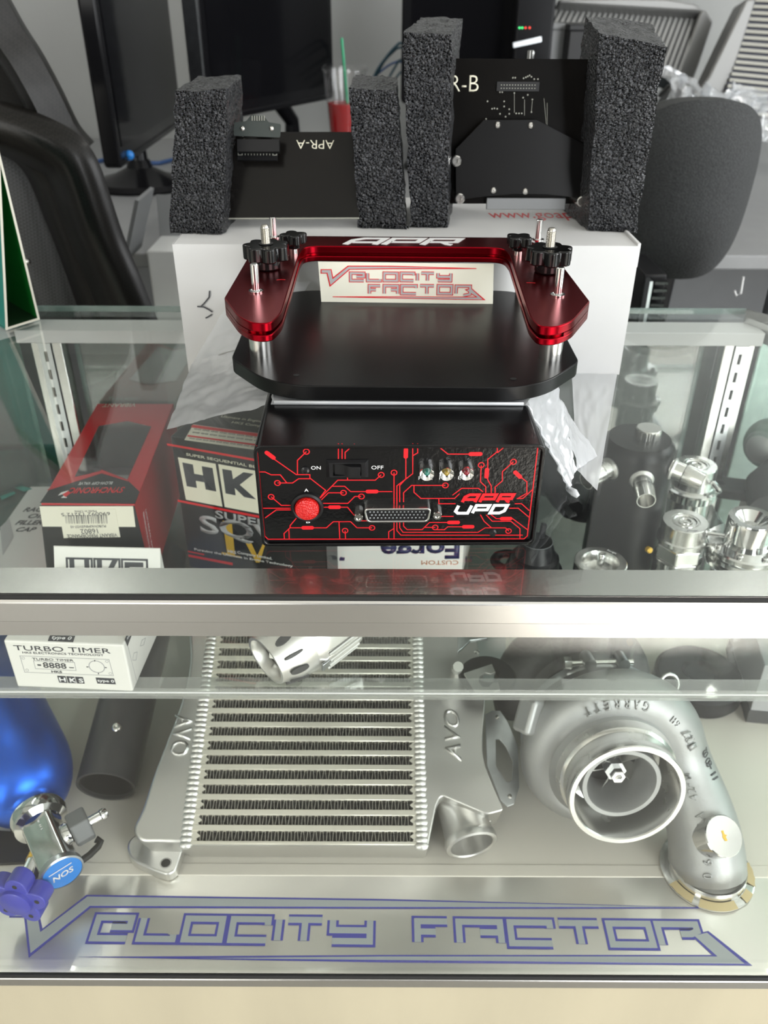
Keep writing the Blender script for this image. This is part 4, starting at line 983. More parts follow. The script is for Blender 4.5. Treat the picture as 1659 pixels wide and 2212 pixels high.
# ------------------------------------------------------------------ on the glass shelf
def red_carton():
    z = -.100
    fl, fr, br, bl = PZ(88, 1086, z), PZ(291, 1090, z), PZ(376, 870, z), PZ(214, 867, z); br.y = min(br.y, .856); bl.y = min(bl.y, .856)
    t = thing('valve_carton', 'long red carton with a clear window and a barcode label on its black end', 'box', ((fl + br) / 2).xy.to_3d() + Vector((0, 0, SH)))
    dn = lambda p: Vector((p.x, p.y, SH + .0005))
    c8 = [dn(fl), dn(fr), dn(br), dn(bl), fl, fr, br, bl]
    W(MB().hexa(c8).build('carton_body', 'card_red', t, bevel=.0006, smooth=0), t)
    X = frame(fl, fr - fl, (0, 1, 0)); f = Face(X, t, 0, 860, .33755)
    f.poly('card_black', ((256, 672), (318, 580), (470, 530), (650, 470), (820, 530), (894, 600), (865, 676)), 'black_flap')
    f.poly('card_red', ((300, 588), (470, 524), (652, 458), (830, 525), (820, 534), (650, 482), (470, 540), (312, 590)), 'red_chevron', .0002)
    f.poly('window_film', ((480, 505), (640, 470), (650, 460), (815, 525), (968, 185), (815, 150), (632, 182)), 'window', .0001, .0006)
    f.text('SYNCHRONIC', 'red_print', 440, 594, 795, 588, 36, .0003, flip=True, shear=.2, bold=.02)
    f.text('BLOW-OFF VALVE', 'white_print', 505, 549, 720, 545, 17, .0003, flip=True)
    f.text('VIBRANT', 'cream_print', 660, 48, 870, 46, 20, .0003, flip=True)
    f.polys('white_print', (((372, 625), (392, 606), (440, 592), (412, 614)), ((392, 640), (412, 622), (430, 640))), 'logo_mark', .0003); f.polys('red_print', (((400, 618), (440, 596), (450, 612), (420, 636)),), 'logo_mark', .0004)
    Xf = frame(dn(fl), fr - fl, (0, 0, 1)); g = Face(Xf, t, 0, 860, .33755)
    g.poly('card_black', ((253, 684), (862, 688), (960, 1100), (300, 1100)), 'black_front')
    g.poly('label', ((254, 690), (852, 690), (868, 822), (274, 820)), 'white_label', .0003, .0003); g.poly('label', ((378, 706), (740, 706), (772, 886), (410, 892)), 'barcode_label', .0007, .0003)
    R = random.Random(4); bars = []; x = 0
    while x < 1:
        wv = R.choice((.010, .016, .026)); xa = lerp(418, 690, x) ; xb = lerp(418, 690, min(1, x + wv)); bars.append(((xa, 744), (xb, 744), (xb + 6 - 2 * x, 798), (xa + 8 - 2 * x, 801))); x += wv + R.choice((.012, .018, .028))
    g.polys('dark_print', bars, 'barcode', .0010)
    g.text('690092 13212 5', 'dark_print', 396, 742, 706, 735, 20, .0011, flip=True); g.text('16802', 'dark_print', 520, 850, 628, 846, 30, .0011, flip=True); g.text('VIBRANT PERFORMANCE', 'dark_print', 434, 880, 752, 872, 22, .0011, flip=True)
    g.text('PU/BOV/KIMIN/EVO7-10', 'dark_print', 455, 820, 680, 814, 15, .0011, flip=True); g.text('Made in China', 'dark_print', 480, 722, 620, 719, 12, .0011, flip=True)
    Xr = frame(dn(fr), br - fr, (0, 0, 1)); r = Face(Xr, t, 0, 860, .33755)
    W(text('PERFORMANCE BLOW OFF VALVE', 'lettering', 'white_print', t, Xr @ XF((.022, .050, .0002), (0, 0, -pi / 2)), .055, .0035), t); W(text('UNIVERSAL KIT', 'lettering', 'white_print', t, Xr @ XF((.032, .052, .0002), (0, 0, -pi / 2)), .045, .003), t)
red_carton()

def black_carton():
    a = rad(-16.6); u = Vector((cos(a), sin(a), 0)); bl = Vector((-.1954, .682, SH + .0005)); h = .147; wv, dp = .148, .105
    v = Vector((-u.y, u.x, 0))
    t = thing('valve_carton', 'tall black carton with big cream and black block letters, beside the control box', 'box', bl + u * wv / 2)
    c = [bl, bl + u * wv, bl + u * wv + v * dp, bl + v * dp]
    W(MB().hexa(c + [p + Vector((0, 0, h)) for p in c]).build('carton_body', 'card_black', t, bevel=.0007, smooth=0), t)
    f = Face(frame(bl, u, (0, 0, 1)), t, 340, 900, .18083)
    f.polys('red_print', (((112, 318), (1400, 545), (1400, 572), (118, 342)), ((240, 990), (1420, 1222), (1420, 1250), (244, 1014)), ((362, 1600), (560, 1640), (560, 1655), (366, 1615)), ((370, 1645), (900, 1745), (900, 1775), (374, 1672))), 'red_stripe')
    f.text('SUPER SEQUENTIAL BLOW OFF VALVE', 'cream_print', 345, 450, 1780, 712, 38, bold=.012)
    f.polys('cream_print', (((246, 484), (695, 562), (778, 1074), (342, 990)), ((728, 566), (1170, 645), (1236, 1160), (805, 1078)), ((1203, 650), (1640, 728), (1690, 1246), (1264, 1165))), 'cream_block')
    f.polys('dark_print', (((300, 545), (425, 570), (442, 680), (548, 700), (532, 590), (660, 612), (705, 892), (580, 868), (564, 782), (460, 764), (474, 850), (354, 828)),
                           ((775, 622), (888, 642), (905, 745), (1030, 662), (1150, 682), (985, 812), (1180, 985), (1040, 958), (925, 850), (936, 938), (818, 915)),
                           ((1260, 710), (1590, 770), (1600, 840), (1370, 800), (1376, 840), (1600, 880), (1625, 1060), (1300, 1000), (1292, 930), (1510, 970), (1505, 930), (1290, 890))), 'block_letters', .0003)
    f.text('SUPER', 'grey_print', 690, 1160, 1330, 1290, 95, bold=.02)
    f.polys('gold_print', (((780, 1240), (890, 1258), (930, 1655), (990, 1665), (1000, 1690), (770, 1640), (770, 1615), (835, 1628)), ((1050, 1495), (1120, 1500), (1195, 1660), (1260, 1520), (1290, 1525), (1225, 1740), (1180, 1740))), 'gold_letters', .0003)
    f.text('SQV', 'grey_print', 510, 1290, 1500, 1460, 250, .0006, bold=.025)
    f.text('Pursuing the Ultimate in Engine Technology', 'white_print', 445, 1582, 1620, 1786, 34, .0006, bold=.02); f.text('Company Limited.', 'white_print', 960, 1618, 1375, 1695, 40, .0008, bold=.02); f.text('HKS', 'white_print', 845, 1600, 945, 1620, 34, .0008, bold=.02)
    tp = Face(frame(bl + Vector((0, 0, h)), u, (0, 1, 0)), t, 340, 900, .18083)
    tp.poly('label', ((322, 280), (430, 95), (1500, 240), (1480, 440)), 'top_label'); tp.polys('red_print', (((420, 100), (1500, 245), (1500, 285), (400, 130)), ((365, 222), (1480, 372), (1480, 392), (355, 240))), 'label_stripe', .0003)
    for y, n in ((150, 9), (190, 9), (262, 12)): tp.text('OO ' * n, 'dark_print', 440 - (y - 150) * .5, y, 1350, y + 125, 12, .0004)
    tp.text('Ultimate in Engine Technology', 'cream_print', 760, 0, 1600, 110, 30); tp.text('HKS Company Limited', 'cream_print', 890, 72, 1600, 165, 30)
black_carton()

def tent_card():
    r0, r1 = PZ(116, 1179, -.135), PZ(346, 1184, -.135); f0, f1 = PZ(60, 1330, -.1985), PZ(333, 1326, -.1985)
    f0, f1 = Vector((r0.x - .002, r0.y - .027, SH)), Vector((r1.x - .002, r1.y - .027, SH)); b0, b1 = f0 + Vector((0, .038, 0)), f1 + Vector((0, .038, 0))
    t = thing('tent_card', 'folded white card with outlined black letters, in front of the red carton', 'card', ((f0 + b1) / 2))
    X = frame(f0, f1 - f0, r0 - f0)
    def sheet(a, b, c, d): return W(MB().grid(lambda u, v: a.lerp(b, u).lerp(d.lerp(c, u), v), 4, 4, thick=.0005).build('card_leaf', 'card_gloss', t), t)
    sheet(f0, f1, r1, r0); sheet(b1, b0, r0, r1)
    f = Face(X, t, 0, 0, 1)
    q = lambda x, y: tuple(f.p(x, y))
    m = MB(); n = MB()
    Lw = (r1 - r0).length; H = (r0 - f0).length
    for k in range(3):
        x0 = Lw * (.13 + .26 * k); w_, y0, y1 = Lw * .235, H * .18, H * .84
        strokes(m, [[(x0, y0), (x0 + w_, y0), (x0 + w_, y1), (x0, y1), (x0, y0)]], .0018, X, .0002, .0002)
        gl = {0: [[(.2, 0), (.2, 1)], [(.8, 0), (.8, 1)], [(.2, .5), (.8, .5)]], 1: [[(.2, 0), (.2, 1)], [(.85, 1), (.3, .5), (.85, 0)]], 2: [[(.85, .9), (.2, .9), (.2, .5), (.85, .5), (.85, .1), (.2, .1)]]}[k]
        strokes(n, [[(x0 + w_ * a, y0 + (y1 - y0) * b) for a, b in l] for l in gl], .0045, X, .0002, .0002)
    W(m.build('letter_frame', 'dark_print', t, smooth=0), t); W(n.build('lettering', 'dark_print', t, smooth=0), t)
tent_card()

def leaflet():
    P = [PZ(-40, 1052, -.1995), PZ(170, 1052, -.1995), PZ(120, 1232, -.1995), PZ(-60, 1232, -.1995)]
    P = [Vector((max(p.x, XL(p.y) + .016), p.y, p.z)) for p in P]
    t = thing('leaflet', 'grey printed leaflet lying on the shelf at far left, left of the red carton', 'leaflet', (P[0] + P[2]) / 2)
    W(MB().grid(lambda u, v: P[3].lerp(P[2], u).lerp(P[0].lerp(P[1], u), v) + Vector((0, 0, .0007)), 6, 6, thick=.0006).build('sheet', 'paper', t), t)
    X = frame(P[3] + Vector((0, 0, .0008)), (1, 0, 0), (0, 1, 0)); f = Face(X, t)
    for s, x0, y0, x1, y1, h in (('RACING', 52, 1101, 128, 1101, 9), ('OIL', 62, 1115, 100, 1115, 9), ('FILLER', 35, 1129, 92, 1129, 9), ('CAP', 36, 1144, 78, 1144, 9)): f.text(s, 'dark_print', x0, y0, x1, y1, h, shear=.3, bold=.02)
    f.polys('teal_card', (((32, 1054), (48, 1050), (70, 1056), (52, 1062)), ((0, 1072), (30, 1062), (34, 1066), (4, 1080))), 'picture')
    f.polys('grey_print', (((0, 1140), (20, 1120), (30, 1160), (6, 1200)),), 'picture', .0002)
leaflet()

def white_carton():
    y = .668; z1 = -.104
    a = PY(719, 1205, y); b = PY(1000, 1205, y); c = Vector((b.x + .012, y + .05, 0))
    t = thing('part_carton', 'white carton with dark blue upside down letters, below the control box', 'box', ((a.x + b.x) / 2, y + .03, SH))
    B = [Vector((a.x, y, SH + .0005)), Vector((b.x, y, SH + .0005)), Vector((c.x, c.y, SH + .0005)), Vector((a.x + .012, c.y, SH + .0005))]
    W(MB().hexa(B + [Vector((p.x, p.y, T + z1)) for p in B]).build('carton_body', 'card_gloss', t, bevel=.0008, smooth=0), t)
    f = Face(frame(B[0], (1, 0, 0), (0, 0, 1)), t)
    f.text('Forge', 'navy_print', 822, 1183, 993, 1181, 52, flip=True, bold=.03)
    f.text('CUSTOM', 'orange_card', 910, 1215, 990, 1215, 9, flip=True)
    f.poly('navy_print', ((733, 1207), (735, 1203), (745, 1204), (744, 1211), (733, 1211)), 'print')
    f2 = Face(frame(B[1], B[2] - B[1], (0, 0, 1)), t); f2.polys('navy_print', (((1005, 1205), (1007, 1200), (1008, 1212), (1005, 1214)), ((1015, 1203), (1018, 1198), (1020, 1210), (1016, 1212))), 'print')
white_carton()

def catch_can():
    base = Vector((.2425, .708, SH))
    t = thing('catch_can', 'black oil catch can with three bare metal spouts and a knurled cap', 'catch can', base)
    H = .135; prof = [(.0365, .0005), (.0372, .003), (.0360, H * .5), (.0340, H - .010), (.0325, H - .004), (.0290, H), (1e-6, H + .001)]
    W(MB().lathe(prof, 48, XF(base) @ Matrix.Diagonal((1.0, 1.02, 1, 1)), cap=True).build('can_body', 'black_anod', t), t)
    # knurled cap
    cp = PZ(1399, 942, -.0645) ; cx = XF((cp.x, cp.y, SH + H + .0005)); k = MB(); n = 60
    pts = []
    for i in range(n): a = 2 * pi * i / n; r = .0122 if i % 2 else .0117; pts.append((r * cos(a), r * sin(a)))
    k.prism(pts, 0, .0078, cx); k.lathe([(.0116, .0078), (.0116, .0084), (.0110, .0090), (1e-6, .0090)], 32, cx, cap=False)
    W(k.build('knurled_cap', 'alu_machined', t, smooth=.3), t)
    for ang, zz in ((-148, .112), (-95, .109), (-32, .112)):
        d = Vector((cos(rad(ang)), sin(rad(ang)), -.18)).normalized(); p = base + Vector((cos(rad(ang)) * .0335, sin(rad(ang)) * .0335, zz))
        s = W(MB().lathe([(.0088, -.002), (.0088, .012), (.0094, .0125), (.0097, .0135), (.0086, .031), (.0076, .031), (.0074, .002), (1e-6, .002)], 28, axis_frame(p, d), cap=False).build('spout', 'alu_machined', t), t)
        MB().lathe([(.0086, .000), (.0108, .0005), (.0112, .002), (.0098, .0036), (.0088, .0038)], 24, axis_frame(p, d), cap=False).build('weld_ring', 'weld', s)
    W(MB().lathe([(.003, 0), (.003, .004), (.002, .005), (1e-6, .005)], 12, axis_frame(PZ(1399, 1186, -.150), (.3, -.9, .2))).build('drain_plug', 'gold_print', t), t)
catch_can()

def valve_top(m, r, z, X):                 # turned face with concentric grooves
    m.lathe([(r, z - .004), (r, z - .0006), (r - .0006, z), (r * .64, z), (r * .62, z - .0008), (r * .58, z - .0008), (r * .56, z + .0002), (r * .50, z + .0002), (r * .46, z - .001), (r * .32, z - .001), (r * .30, z + .0002), (r * .24, z + .0002), (r * .20, z - .0012), (r * .10, z - .0012), (r * .09, z - .0004), (1e-6, z - .0004)], 48, X, cap=False)
def nipple(t, p, d, l=.018, r=.0024):
    W(MB().lathe([(r, 0), (r, l * .75), (r * 1.3, l * .78), (r * .9, l), (r * .45, l), (r * .45, l * .6), (1e-6, l * .6)], 14, axis_frame(p, d), cap=False).build('hose_nipple', 'steel_bright', t), t)

def blow_off_valves():
    z = SH
    # 1: knurled collar, at the back
    p = PZ(1505, 1003, -.120); t = thing('blow_off_valve', 'polished valve with a knurled collar, rearmost of the valves, in front of the slotted strip', 'valve', (p.x, p.y, z), group='polished valves on the shelf'); X = XF((p.x, p.y, z)); H = .080
    W(MB().lathe([(.0235, .0005), (.0235, .002), (.0225, .003), (.0225, .046), (1e-6, .046)], 48, X).build('valve_body', 'chrome', t), t)
    k = MB(); n = 72; k.prism([((.0262 if i % 2 else .0256) * cos(2 * pi * i / n), (.0262 if i % 2 else .0256) * sin(2 * pi * i / n)) for i in range(n)], .044, .052, X); k.lathe([(.0262, .052), (.0285, .053), (.0285, .0555), (.0262, .0570), (.022, .0575)], 48, X, cap=False)
    W(k.build('knurled_collar', 'steel_bright', t, smooth=.3), t)
    m = MB(); m.lathe([(.0222, .057), (.0205, .065), (.0208, H - .004)], 48, X, cap=False); valve_top(m, .0208, H, X); W(m.build('valve_cap', 'alu_machined', t), t)
    nipple(t, Vector((p.x + .013, p.y - .017, z + .068)), (.30, -.9, -.25), .014, .0026)
    # 2: hexagon body
    p = PZ(1481, 1125, -.130); t = thing('blow_off_valve', 'polished valve with a hexagonal waist, beside the catch can', 'valve', (p.x, p.y, z), group='polished valves on the shelf'); X = XF((p.x, p.y, z)); H = .070
    m = MB(); m.lathe([(.0215, .0005), (.0215, .024), (.0228, .025), (.0228, .030), (.018, .031)], 48, X, cap=False); W(m.build('valve_body', 'steel_bright', t), t)
    h = MB(); h.prism([(.0225 * cos(pi * i / 3 + .1), .0225 * sin(pi * i / 3 + .1)) for i in range(6)], .0305, .0455, X); W(h.build('hex_waist', 'alu_machined', t, smooth=0, bevel=.0012), t)
    m = MB(); m.lathe([(.0185, .0455), (.0208, .047), (.0230, .049), (.0230, .053), (.0212, .054), (.0212, H - .004)], 48, X, cap=False); valve_top(m, .0212, H, X); W(m.build('valve_cap', 'alu_machined', t), t)
    W(text('forge', 'engraving', 'grey_print', t, X @ XF((.001, -.0170, H + .0002)), .010, .003), t)
    nipple(t, Vector((p.x + .0200, p.y - .006, z + .060)), (1, -.30, .02), .022, .0022)
    # 3: ring of bolts
    p = PZ(1626, 1118, -.118); t = thing('blow_off_valve', 'polished valve with a bolted flange, at the right edge', 'valve', (p.x, p.y, z), group='polished valves on the shelf'); X = XF((p.x, p.y, z)); H = .082
    m = MB(); m.lathe([(.025, .0005), (.025, .022), (.0285, .030), (.0335, .034), (.0340, .0385), (.0310, .0395), (.0310, .041), (.0345, .042), (.0345, .0455), (.0325, .0465), (.0325, .048), (.0355, .049), (.0355, .0525), (.0340, .054), (.021, .0545)], 64, X, cap=False); fl = W(m.build('valve_body', 'chrome', t), t)
    for i in range(8):
        a = 2 * pi * i / 8 + .25; MB().lathe([(.0030, 0), (.0030, .0016), (.0022, .0024), (.0016, .0024), (.0014, .0008), (1e-6, .0008)], 16, X @ XF((.0290 * cos(a), .0290 * sin(a), .0542)), cap=False).build('bolt', 'steel_bright', fl)
    for i in range(16):
        a = 2 * pi * i / 16; MB().lathe([(.0027, -.001), (.0027, .0006), (.0019, .0010), (.0018, -.0004), (1e-6, -.0004)], 12, axis_frame((p.x + .0318 * cos(a), p.y + .0318 * sin(a), z + .0320), (cos(a), sin(a), -.55)), cap=False).build('port_ring', 'zinc', fl)
    m = MB(); m.lathe([(.0218, .054), (.0212, .060), (.0212, H - .002), (.0206, H), (.0150, H), (.0080, H - .009), (.0074, H - .009), (.0070, H - .008), (.0046, H - .008), (.0040, H - .0095), (1e-6, H - .0095)], 48, X, cap=False); W(m.build('valve_cap', 'chrome', t), t)
    W(text('forge', 'engraving', 'grey_print', t, X @ XF((0, -.0178, H + .0002)), .012, .0032), t)
    # 4: seen just above the front rail
    p = PZ(1298, 1212, -.140); t = thing('blow_off_valve', 'polished valve with a dished top and centre post, just behind the front rail', 'valve', (p.x, p.y, z), group='polished valves on the shelf'); X = XF((p.x, p.y, z)); H = .060
    m = MB(); m.lathe([(.020, .0005), (.020, .030), (.023, .032), (.023, .036), (.0235, H - .006), (.0235, H - .001), (.0225, H), (.0165, H), (.0145, H - .004), (.0138, H - .009), (1e-6, H - .010)], 48, X, cap=False); W(m.build('valve_body', 'alu_machined', t), t)
    W(MB().lathe([(.0034, H - .010), (.0034, H + .006), (.0028, H + .008), (1e-6, H + .008)], 18, X, cap=False).build('centre_post', 'steel_bright', t), t)
    W(text('forge', 'engraving', 'white_print', t, X @ XF((.013, .0145, H + .0002), (0, 0, -.7)), .009, .0028), t)
blow_off_valves()

def rubber_parts():
    z = SH; p = PZ(1160, 1168, -.140)
    t = thing('dump_valve', 'black stepped plastic valve with a nipple on top, right of the control box', 'valve', (p.x, p.y, z)); X = XF((p.x, p.y, z))
    W(MB().lathe([(.0310, .0005), (.0325, .004), (.0325, .018), (.0300, .020), (.0270, .021), (.0265, .030), (.0235, .032), (.0225, .042), (.0190, .044), (.0150, .058), (.0142, .060), (1e-6, .060)], 56, X).build('valve_body', 'rubber', t), t)
    W(MB().tube([(p.x + .005, p.y + .006, z + .058), (p.x + .006, p.y + .007, z + .074)], [.0030, .0029], 14).build('hose_nipple', 'rubber', t), t)
    for r, zz in ((.0268, .0214), (.0228, .0322), (.0146, .0602)): W(MB().lathe([(r, zz - .0004), (r + .0004, zz), (r, zz + .0003)], 56, X, cap=False).build('moulding_line', 'grey_paint', t), t)
    t = thing('rubber_elbow', 'black rubber hose elbow lying right of the control box, under the bag', 'hose', PZ(1215, 1050, -.199))
    pts = [PZ(1150, 1012, -.172), PZ(1185, 1022, -.172), PZ(1215, 1040, -.170), PZ(1230, 1070, -.168), PZ(1234, 1100, -.168)]
    W(MB().tube(pts, [.026, .026, .024, .022, .012], 28).build('elbow', 'rubber', t), t)
    t = thing('rubber_plug', 'black rubber plug with a domed end, left of the catch can', 'rubber plug', PZ(1262, 1075, -.199))
    q = PZ(1262, 1075, -.180); W(MB().lathe([(.022, -.018), (.0235, -.014), (.0235, .004), (.020, .012), (.010, .016), (1e-6, .0165)], 40, XF((q.x, q.y, SH + .019))).build('cap_body', 'rubber', t), t)
    t = thing('grommet', 'small black rubber ring just behind the front rail', 'grommet', PZ(1098, 1213, -.196)); q = PZ(1098, 1213, -.196)
    R_, r_ = .0135, .0050
    W(MB().lathe([(R_ + r_ * cos(a * pi / 6), .0005 + r_ * .8 + r_ * .8 * sin(a * pi / 6)) for a in range(13)], 36, XF((q.x, q.y, SH)), cap=False).build('ring', 'rubber', t), t)
rubber_parts()

def timer_box():
    a, b = PZ(38, 1484, -.1995), PZ(288, 1494, -.1995); h = .0505; u = (b - a); v = Vector((-u.y, u.x, 0)).normalized() * .092
    t = thing('timer_carton', 'white timer carton with a printed display drawing, front left on the shelf', 'box', (a + b) / 2)
    B = [a, b, b + v, a + v]; up = Vector((0, 0, h))
    W(MB().hexa(B + [p + up for p in B]).build('carton_body', 'card_gloss', t, bevel=.0014, smooth=0), t)
    f = Face(frame(a, u, (0, 0, 1)), t, 0, 1350, .25316)
    f.text('TURBO TIMER', 'dark_print', 118, 192, 942, 222, 40, bold=.0); f.text('HKS ELECTRONICS TECHNOLOGY', 'dark_print', 192, 233, 884, 256, 16)
    f.lines('grey_print', [[(170, 262), (930, 294), (968, 432), (212, 402), (170, 262)], [(286, 304), (636, 320), (650, 388), (304, 372), (286, 304)]], .0004, 'panel_drawing')
    f.text('TURBO TIMER', 'dark_print', 275, 288, 628, 302, 18); f.text('8888', 'dark_print', 368, 340, 566, 350, 46, bold=.01); f.text('HKS', 'dark_print', 440, 396, 530, 400, 18, bold=.02)
    c = f.p(826, 356); m = MB(); r = .0063; strokes(m, [[(c.x + r * cos(k * pi / 16), c.y + r * sin(k * pi / 16)) for k in range(32)] + [(c.x + r, c.y)]], .0007, f.X, .0001, .0001); W(m.build('dial_drawing', 'grey_print', t, smooth=0), t)
    m = MB()
    for x, y in ((198, 282), (912, 310), (232, 384), (942, 414)): c2 = f.p(x, y); r = .0012; strokes(m, [[(c2.x + r * cos(k * pi / 6), c2.y + r * sin(k * pi / 6)) for k in range(12)] + [(c2.x + r, c2.y)]], .0003, f.X, .0001, .0001)
    W(m.build('screw_drawing', 'grey_print', t, smooth=0), t)
    f.polys('dark_print', (((804, 298), (812, 298), (813, 310), (805, 310)), ((738, 354), (756, 354), (756, 360), (738, 360)), ((895, 360), (912, 360), (912, 366), (895, 366)), ((836, 408), (844, 408), (845, 420), (837, 420)), ((318, 334), (350, 336), (352, 348), (322, 346)), ((590, 360), (632, 362), (632, 368), (590, 366))), 'print')
    f.polys('dark_print', (((488, 432), (560, 436), (578, 494), (506, 490)), ((566, 436), (634, 440), (652, 496), (584, 494)), ((640, 440), (708, 444), (724, 500), (658, 497)), ((816, 448), (974, 456), (990, 506), (832, 498))), 'dark_block')
    f.text('H K S', 'white_print', 506, 463, 712, 474, 36, .0003, bold=.03); f.text('type 0', 'white_print', 832, 474, 976, 482, 30, .0003, bold=.02)
    tp = Face(frame(a + up, u, (0, 1, 0)), t, 0, 1350, .25316)
    tp.polys('dark_print', (((428, 84), (642, 94), (624, 148), (408, 138)), ((178, 40), (940, 62), (916, 78), (186, 47))), 'dark_block'); tp.text('type 0', 'white_print', 440, 110, 610, 120, 34, .0003, bold=.02)
    s = Face(frame(b, v, (0, 0, 1)), t, 0, 1350, .25316)
    s.poly('dark_print', ((1064, 124), (1094, 40), (1140, 40), (1086, 182)), 'dark_block'); s.text('SIZE', 'white_print', 1080, 120, 1130, 45, 20, .0003)
    s.lines('grey_print', [[(1130, 300), (1140, 240), (1170, 230), (1160, 300), (1130, 300)], [(1195, 180), (1210, 130), (1240, 110), (1225, 170), (1195, 180)], [(1090, 182), (1165, 480)]], .0004, 'drawing')
timer_box()

def silver_valve():
    # nose towards the viewer, lying on the shelf
    d = Vector((-.72, -.68, -.15)).normalized(); nose = PZ(574, 1428, -.174); nose.z = SH + .0262; back = nose - d * .078
    t = thing('silver_valve', 'silver blow-off valve with a slotted nose cone, lying on the shelf behind the front rail', 'valve', (nose.x, nose.y + .03, SH))
    L = (nose - back).length; X = axis_frame(back, d)
    W(MB().lathe([(.0300, -.004), (.0350, .002), (.0350, L * .42), (.0340, L * .54), (.0325, L * .57), (.0318, L * .60)], 56, X, cap=False).build('valve_body', 'satin', t), t)
    n = MB(); n.lathe([(.0320, L * .56), (.0316, L * .62), (.0292, L * .80), (.0234, L - .003), (.0226, L), (.0200, L), (.0186, L - .003), (.0186, L - .012)], 64, X, cap=False)
    ns = W(n.build('nose_cone', 'satin', t), t)
    for i in range(12):
        a = 2 * pi * i / 12; big = i % 2 == 0; rr = .0287; q = X @ Vector((rr * cos(a), rr * sin(a), L * .83)); dd = (X.to_3x3() @ Vector((cos(a), sin(a), .30))).normalized()
        Y = axis_frame(q + dd * .0009, dd); ax = (X.to_3x3() @ Vector((-.3 * cos(a), -.3 * sin(a), 1))).normalized()
        side = dd.cross(ax); Y = Matrix(((ax.x, side.x, dd.x, q.x + dd.x * .0007), (ax.y, side.y, dd.y, q.y + dd.y * .0007), (ax.z, side.z, dd.z, q.z + dd.z * .0007), (0, 0, 0, 1)))
        MB().prism([((.0080 if big else .0085) * cos(k * pi / 8), (.0034 if big else .0014) * sin(k * pi / 8)) for k in range(16)], -.002, .0003, Y).build('slot', 'cast_dark', ns, smooth=0)
    MB().lathe([(.0187, L - .011), (1e-6, L - .011)], 40, X, cap=False).build('nose_well', 'dark', ns)
    m = MB()
    for i in range(3): a = 2 * pi * i / 3; m.add([X @ Vector((.0184 * cos(a + k), .0184 * sin(a + k), L - .013)) for k in (0, 2 * pi / 3)] + [X @ Vector((0, 0, L - .004))], [(0, 1, 2)])
    m.build('facet_insert', 'chrome', ns, smooth=0)
    for k in range(4):
        a = rad(-2 + 13 * k); s0 = X @ Vector((.0352 * cos(a), -.0352 * sin(a), L * .50)); s1 = X @ Vector((.0352 * cos(a), -.0352 * sin(a), .006)); W(MB().tube([s0, s1], .0019, 8).build('rib', 'satin', t), t)
    a = rad(18); q = X @ Vector((.0345 * cos(a), -.0345 * sin(a), L * .52)); dd = (X.to_3x3() @ Vector((cos(a), -sin(a), 0))); W(MB().box((0, 0, 0), (.012, .011, .0022), axis_frame(q, dd, .2)).build('badge', 'zinc', t, bevel=.0004), t)
    W(MB().tube([back + Vector((-.050, -.002, -.004)), back + Vector((-.018, 0, 0))], [.021, .021], 32).build('side_port', 'zinc', t), t)
    W(MB().tube([back + Vector((.026, .010, .004)), back + Vector((.040, .004, .002))], [.010, .010], 20).build('side_boss', 'alu_machined', t), t)
silver_valve()

# ------------------------------------------------------------------ on the steel deck
def ring_plate(m, outer, inner, z0, z1, X, N=40):
    def samp(P):
        c = Vector((sum(p[0] for p in P) / len(P), sum(p[1] for p in P) / len(P))); out = []
        for k in range(N):
            d = Vector((cos(2 * pi * k / N), sin(2 * pi * k / N))); best = 0
            for i in range(len(P)):
                a = Vector(P[i]) - c; b = Vector(P[(i + 1) % len(P)]) - c; e = b - a; den = d.x * e.y - d.y * e.x
                if abs(den) < 1e-12: continue
                s = (a.x * e.y - a.y * e.x) / den; q = (a.x * d.y - a.y * d.x) / den
                if -1e-6 <= q <= 1 + 1e-6 and s > best: best = s
            out.append(c + d * best)
        return out
    o, i = samp(outer), samp(inner); vs = [(p.x, p.y, z) for z in (z0, z1) for L in (o, i) for p in L]; fs = []
    for k in range(N):
        j = (k + 1) % N
        fs += [(2 * N + k, 2 * N + j, 3 * N + j, 3 * N + k), (k, N + k, N + j, j), (k, j, 2 * N + j, 2 * N + k), (N + k, 3 * N + k, 3 * N + j, N + j)]
    m.add(vs, fs, X)

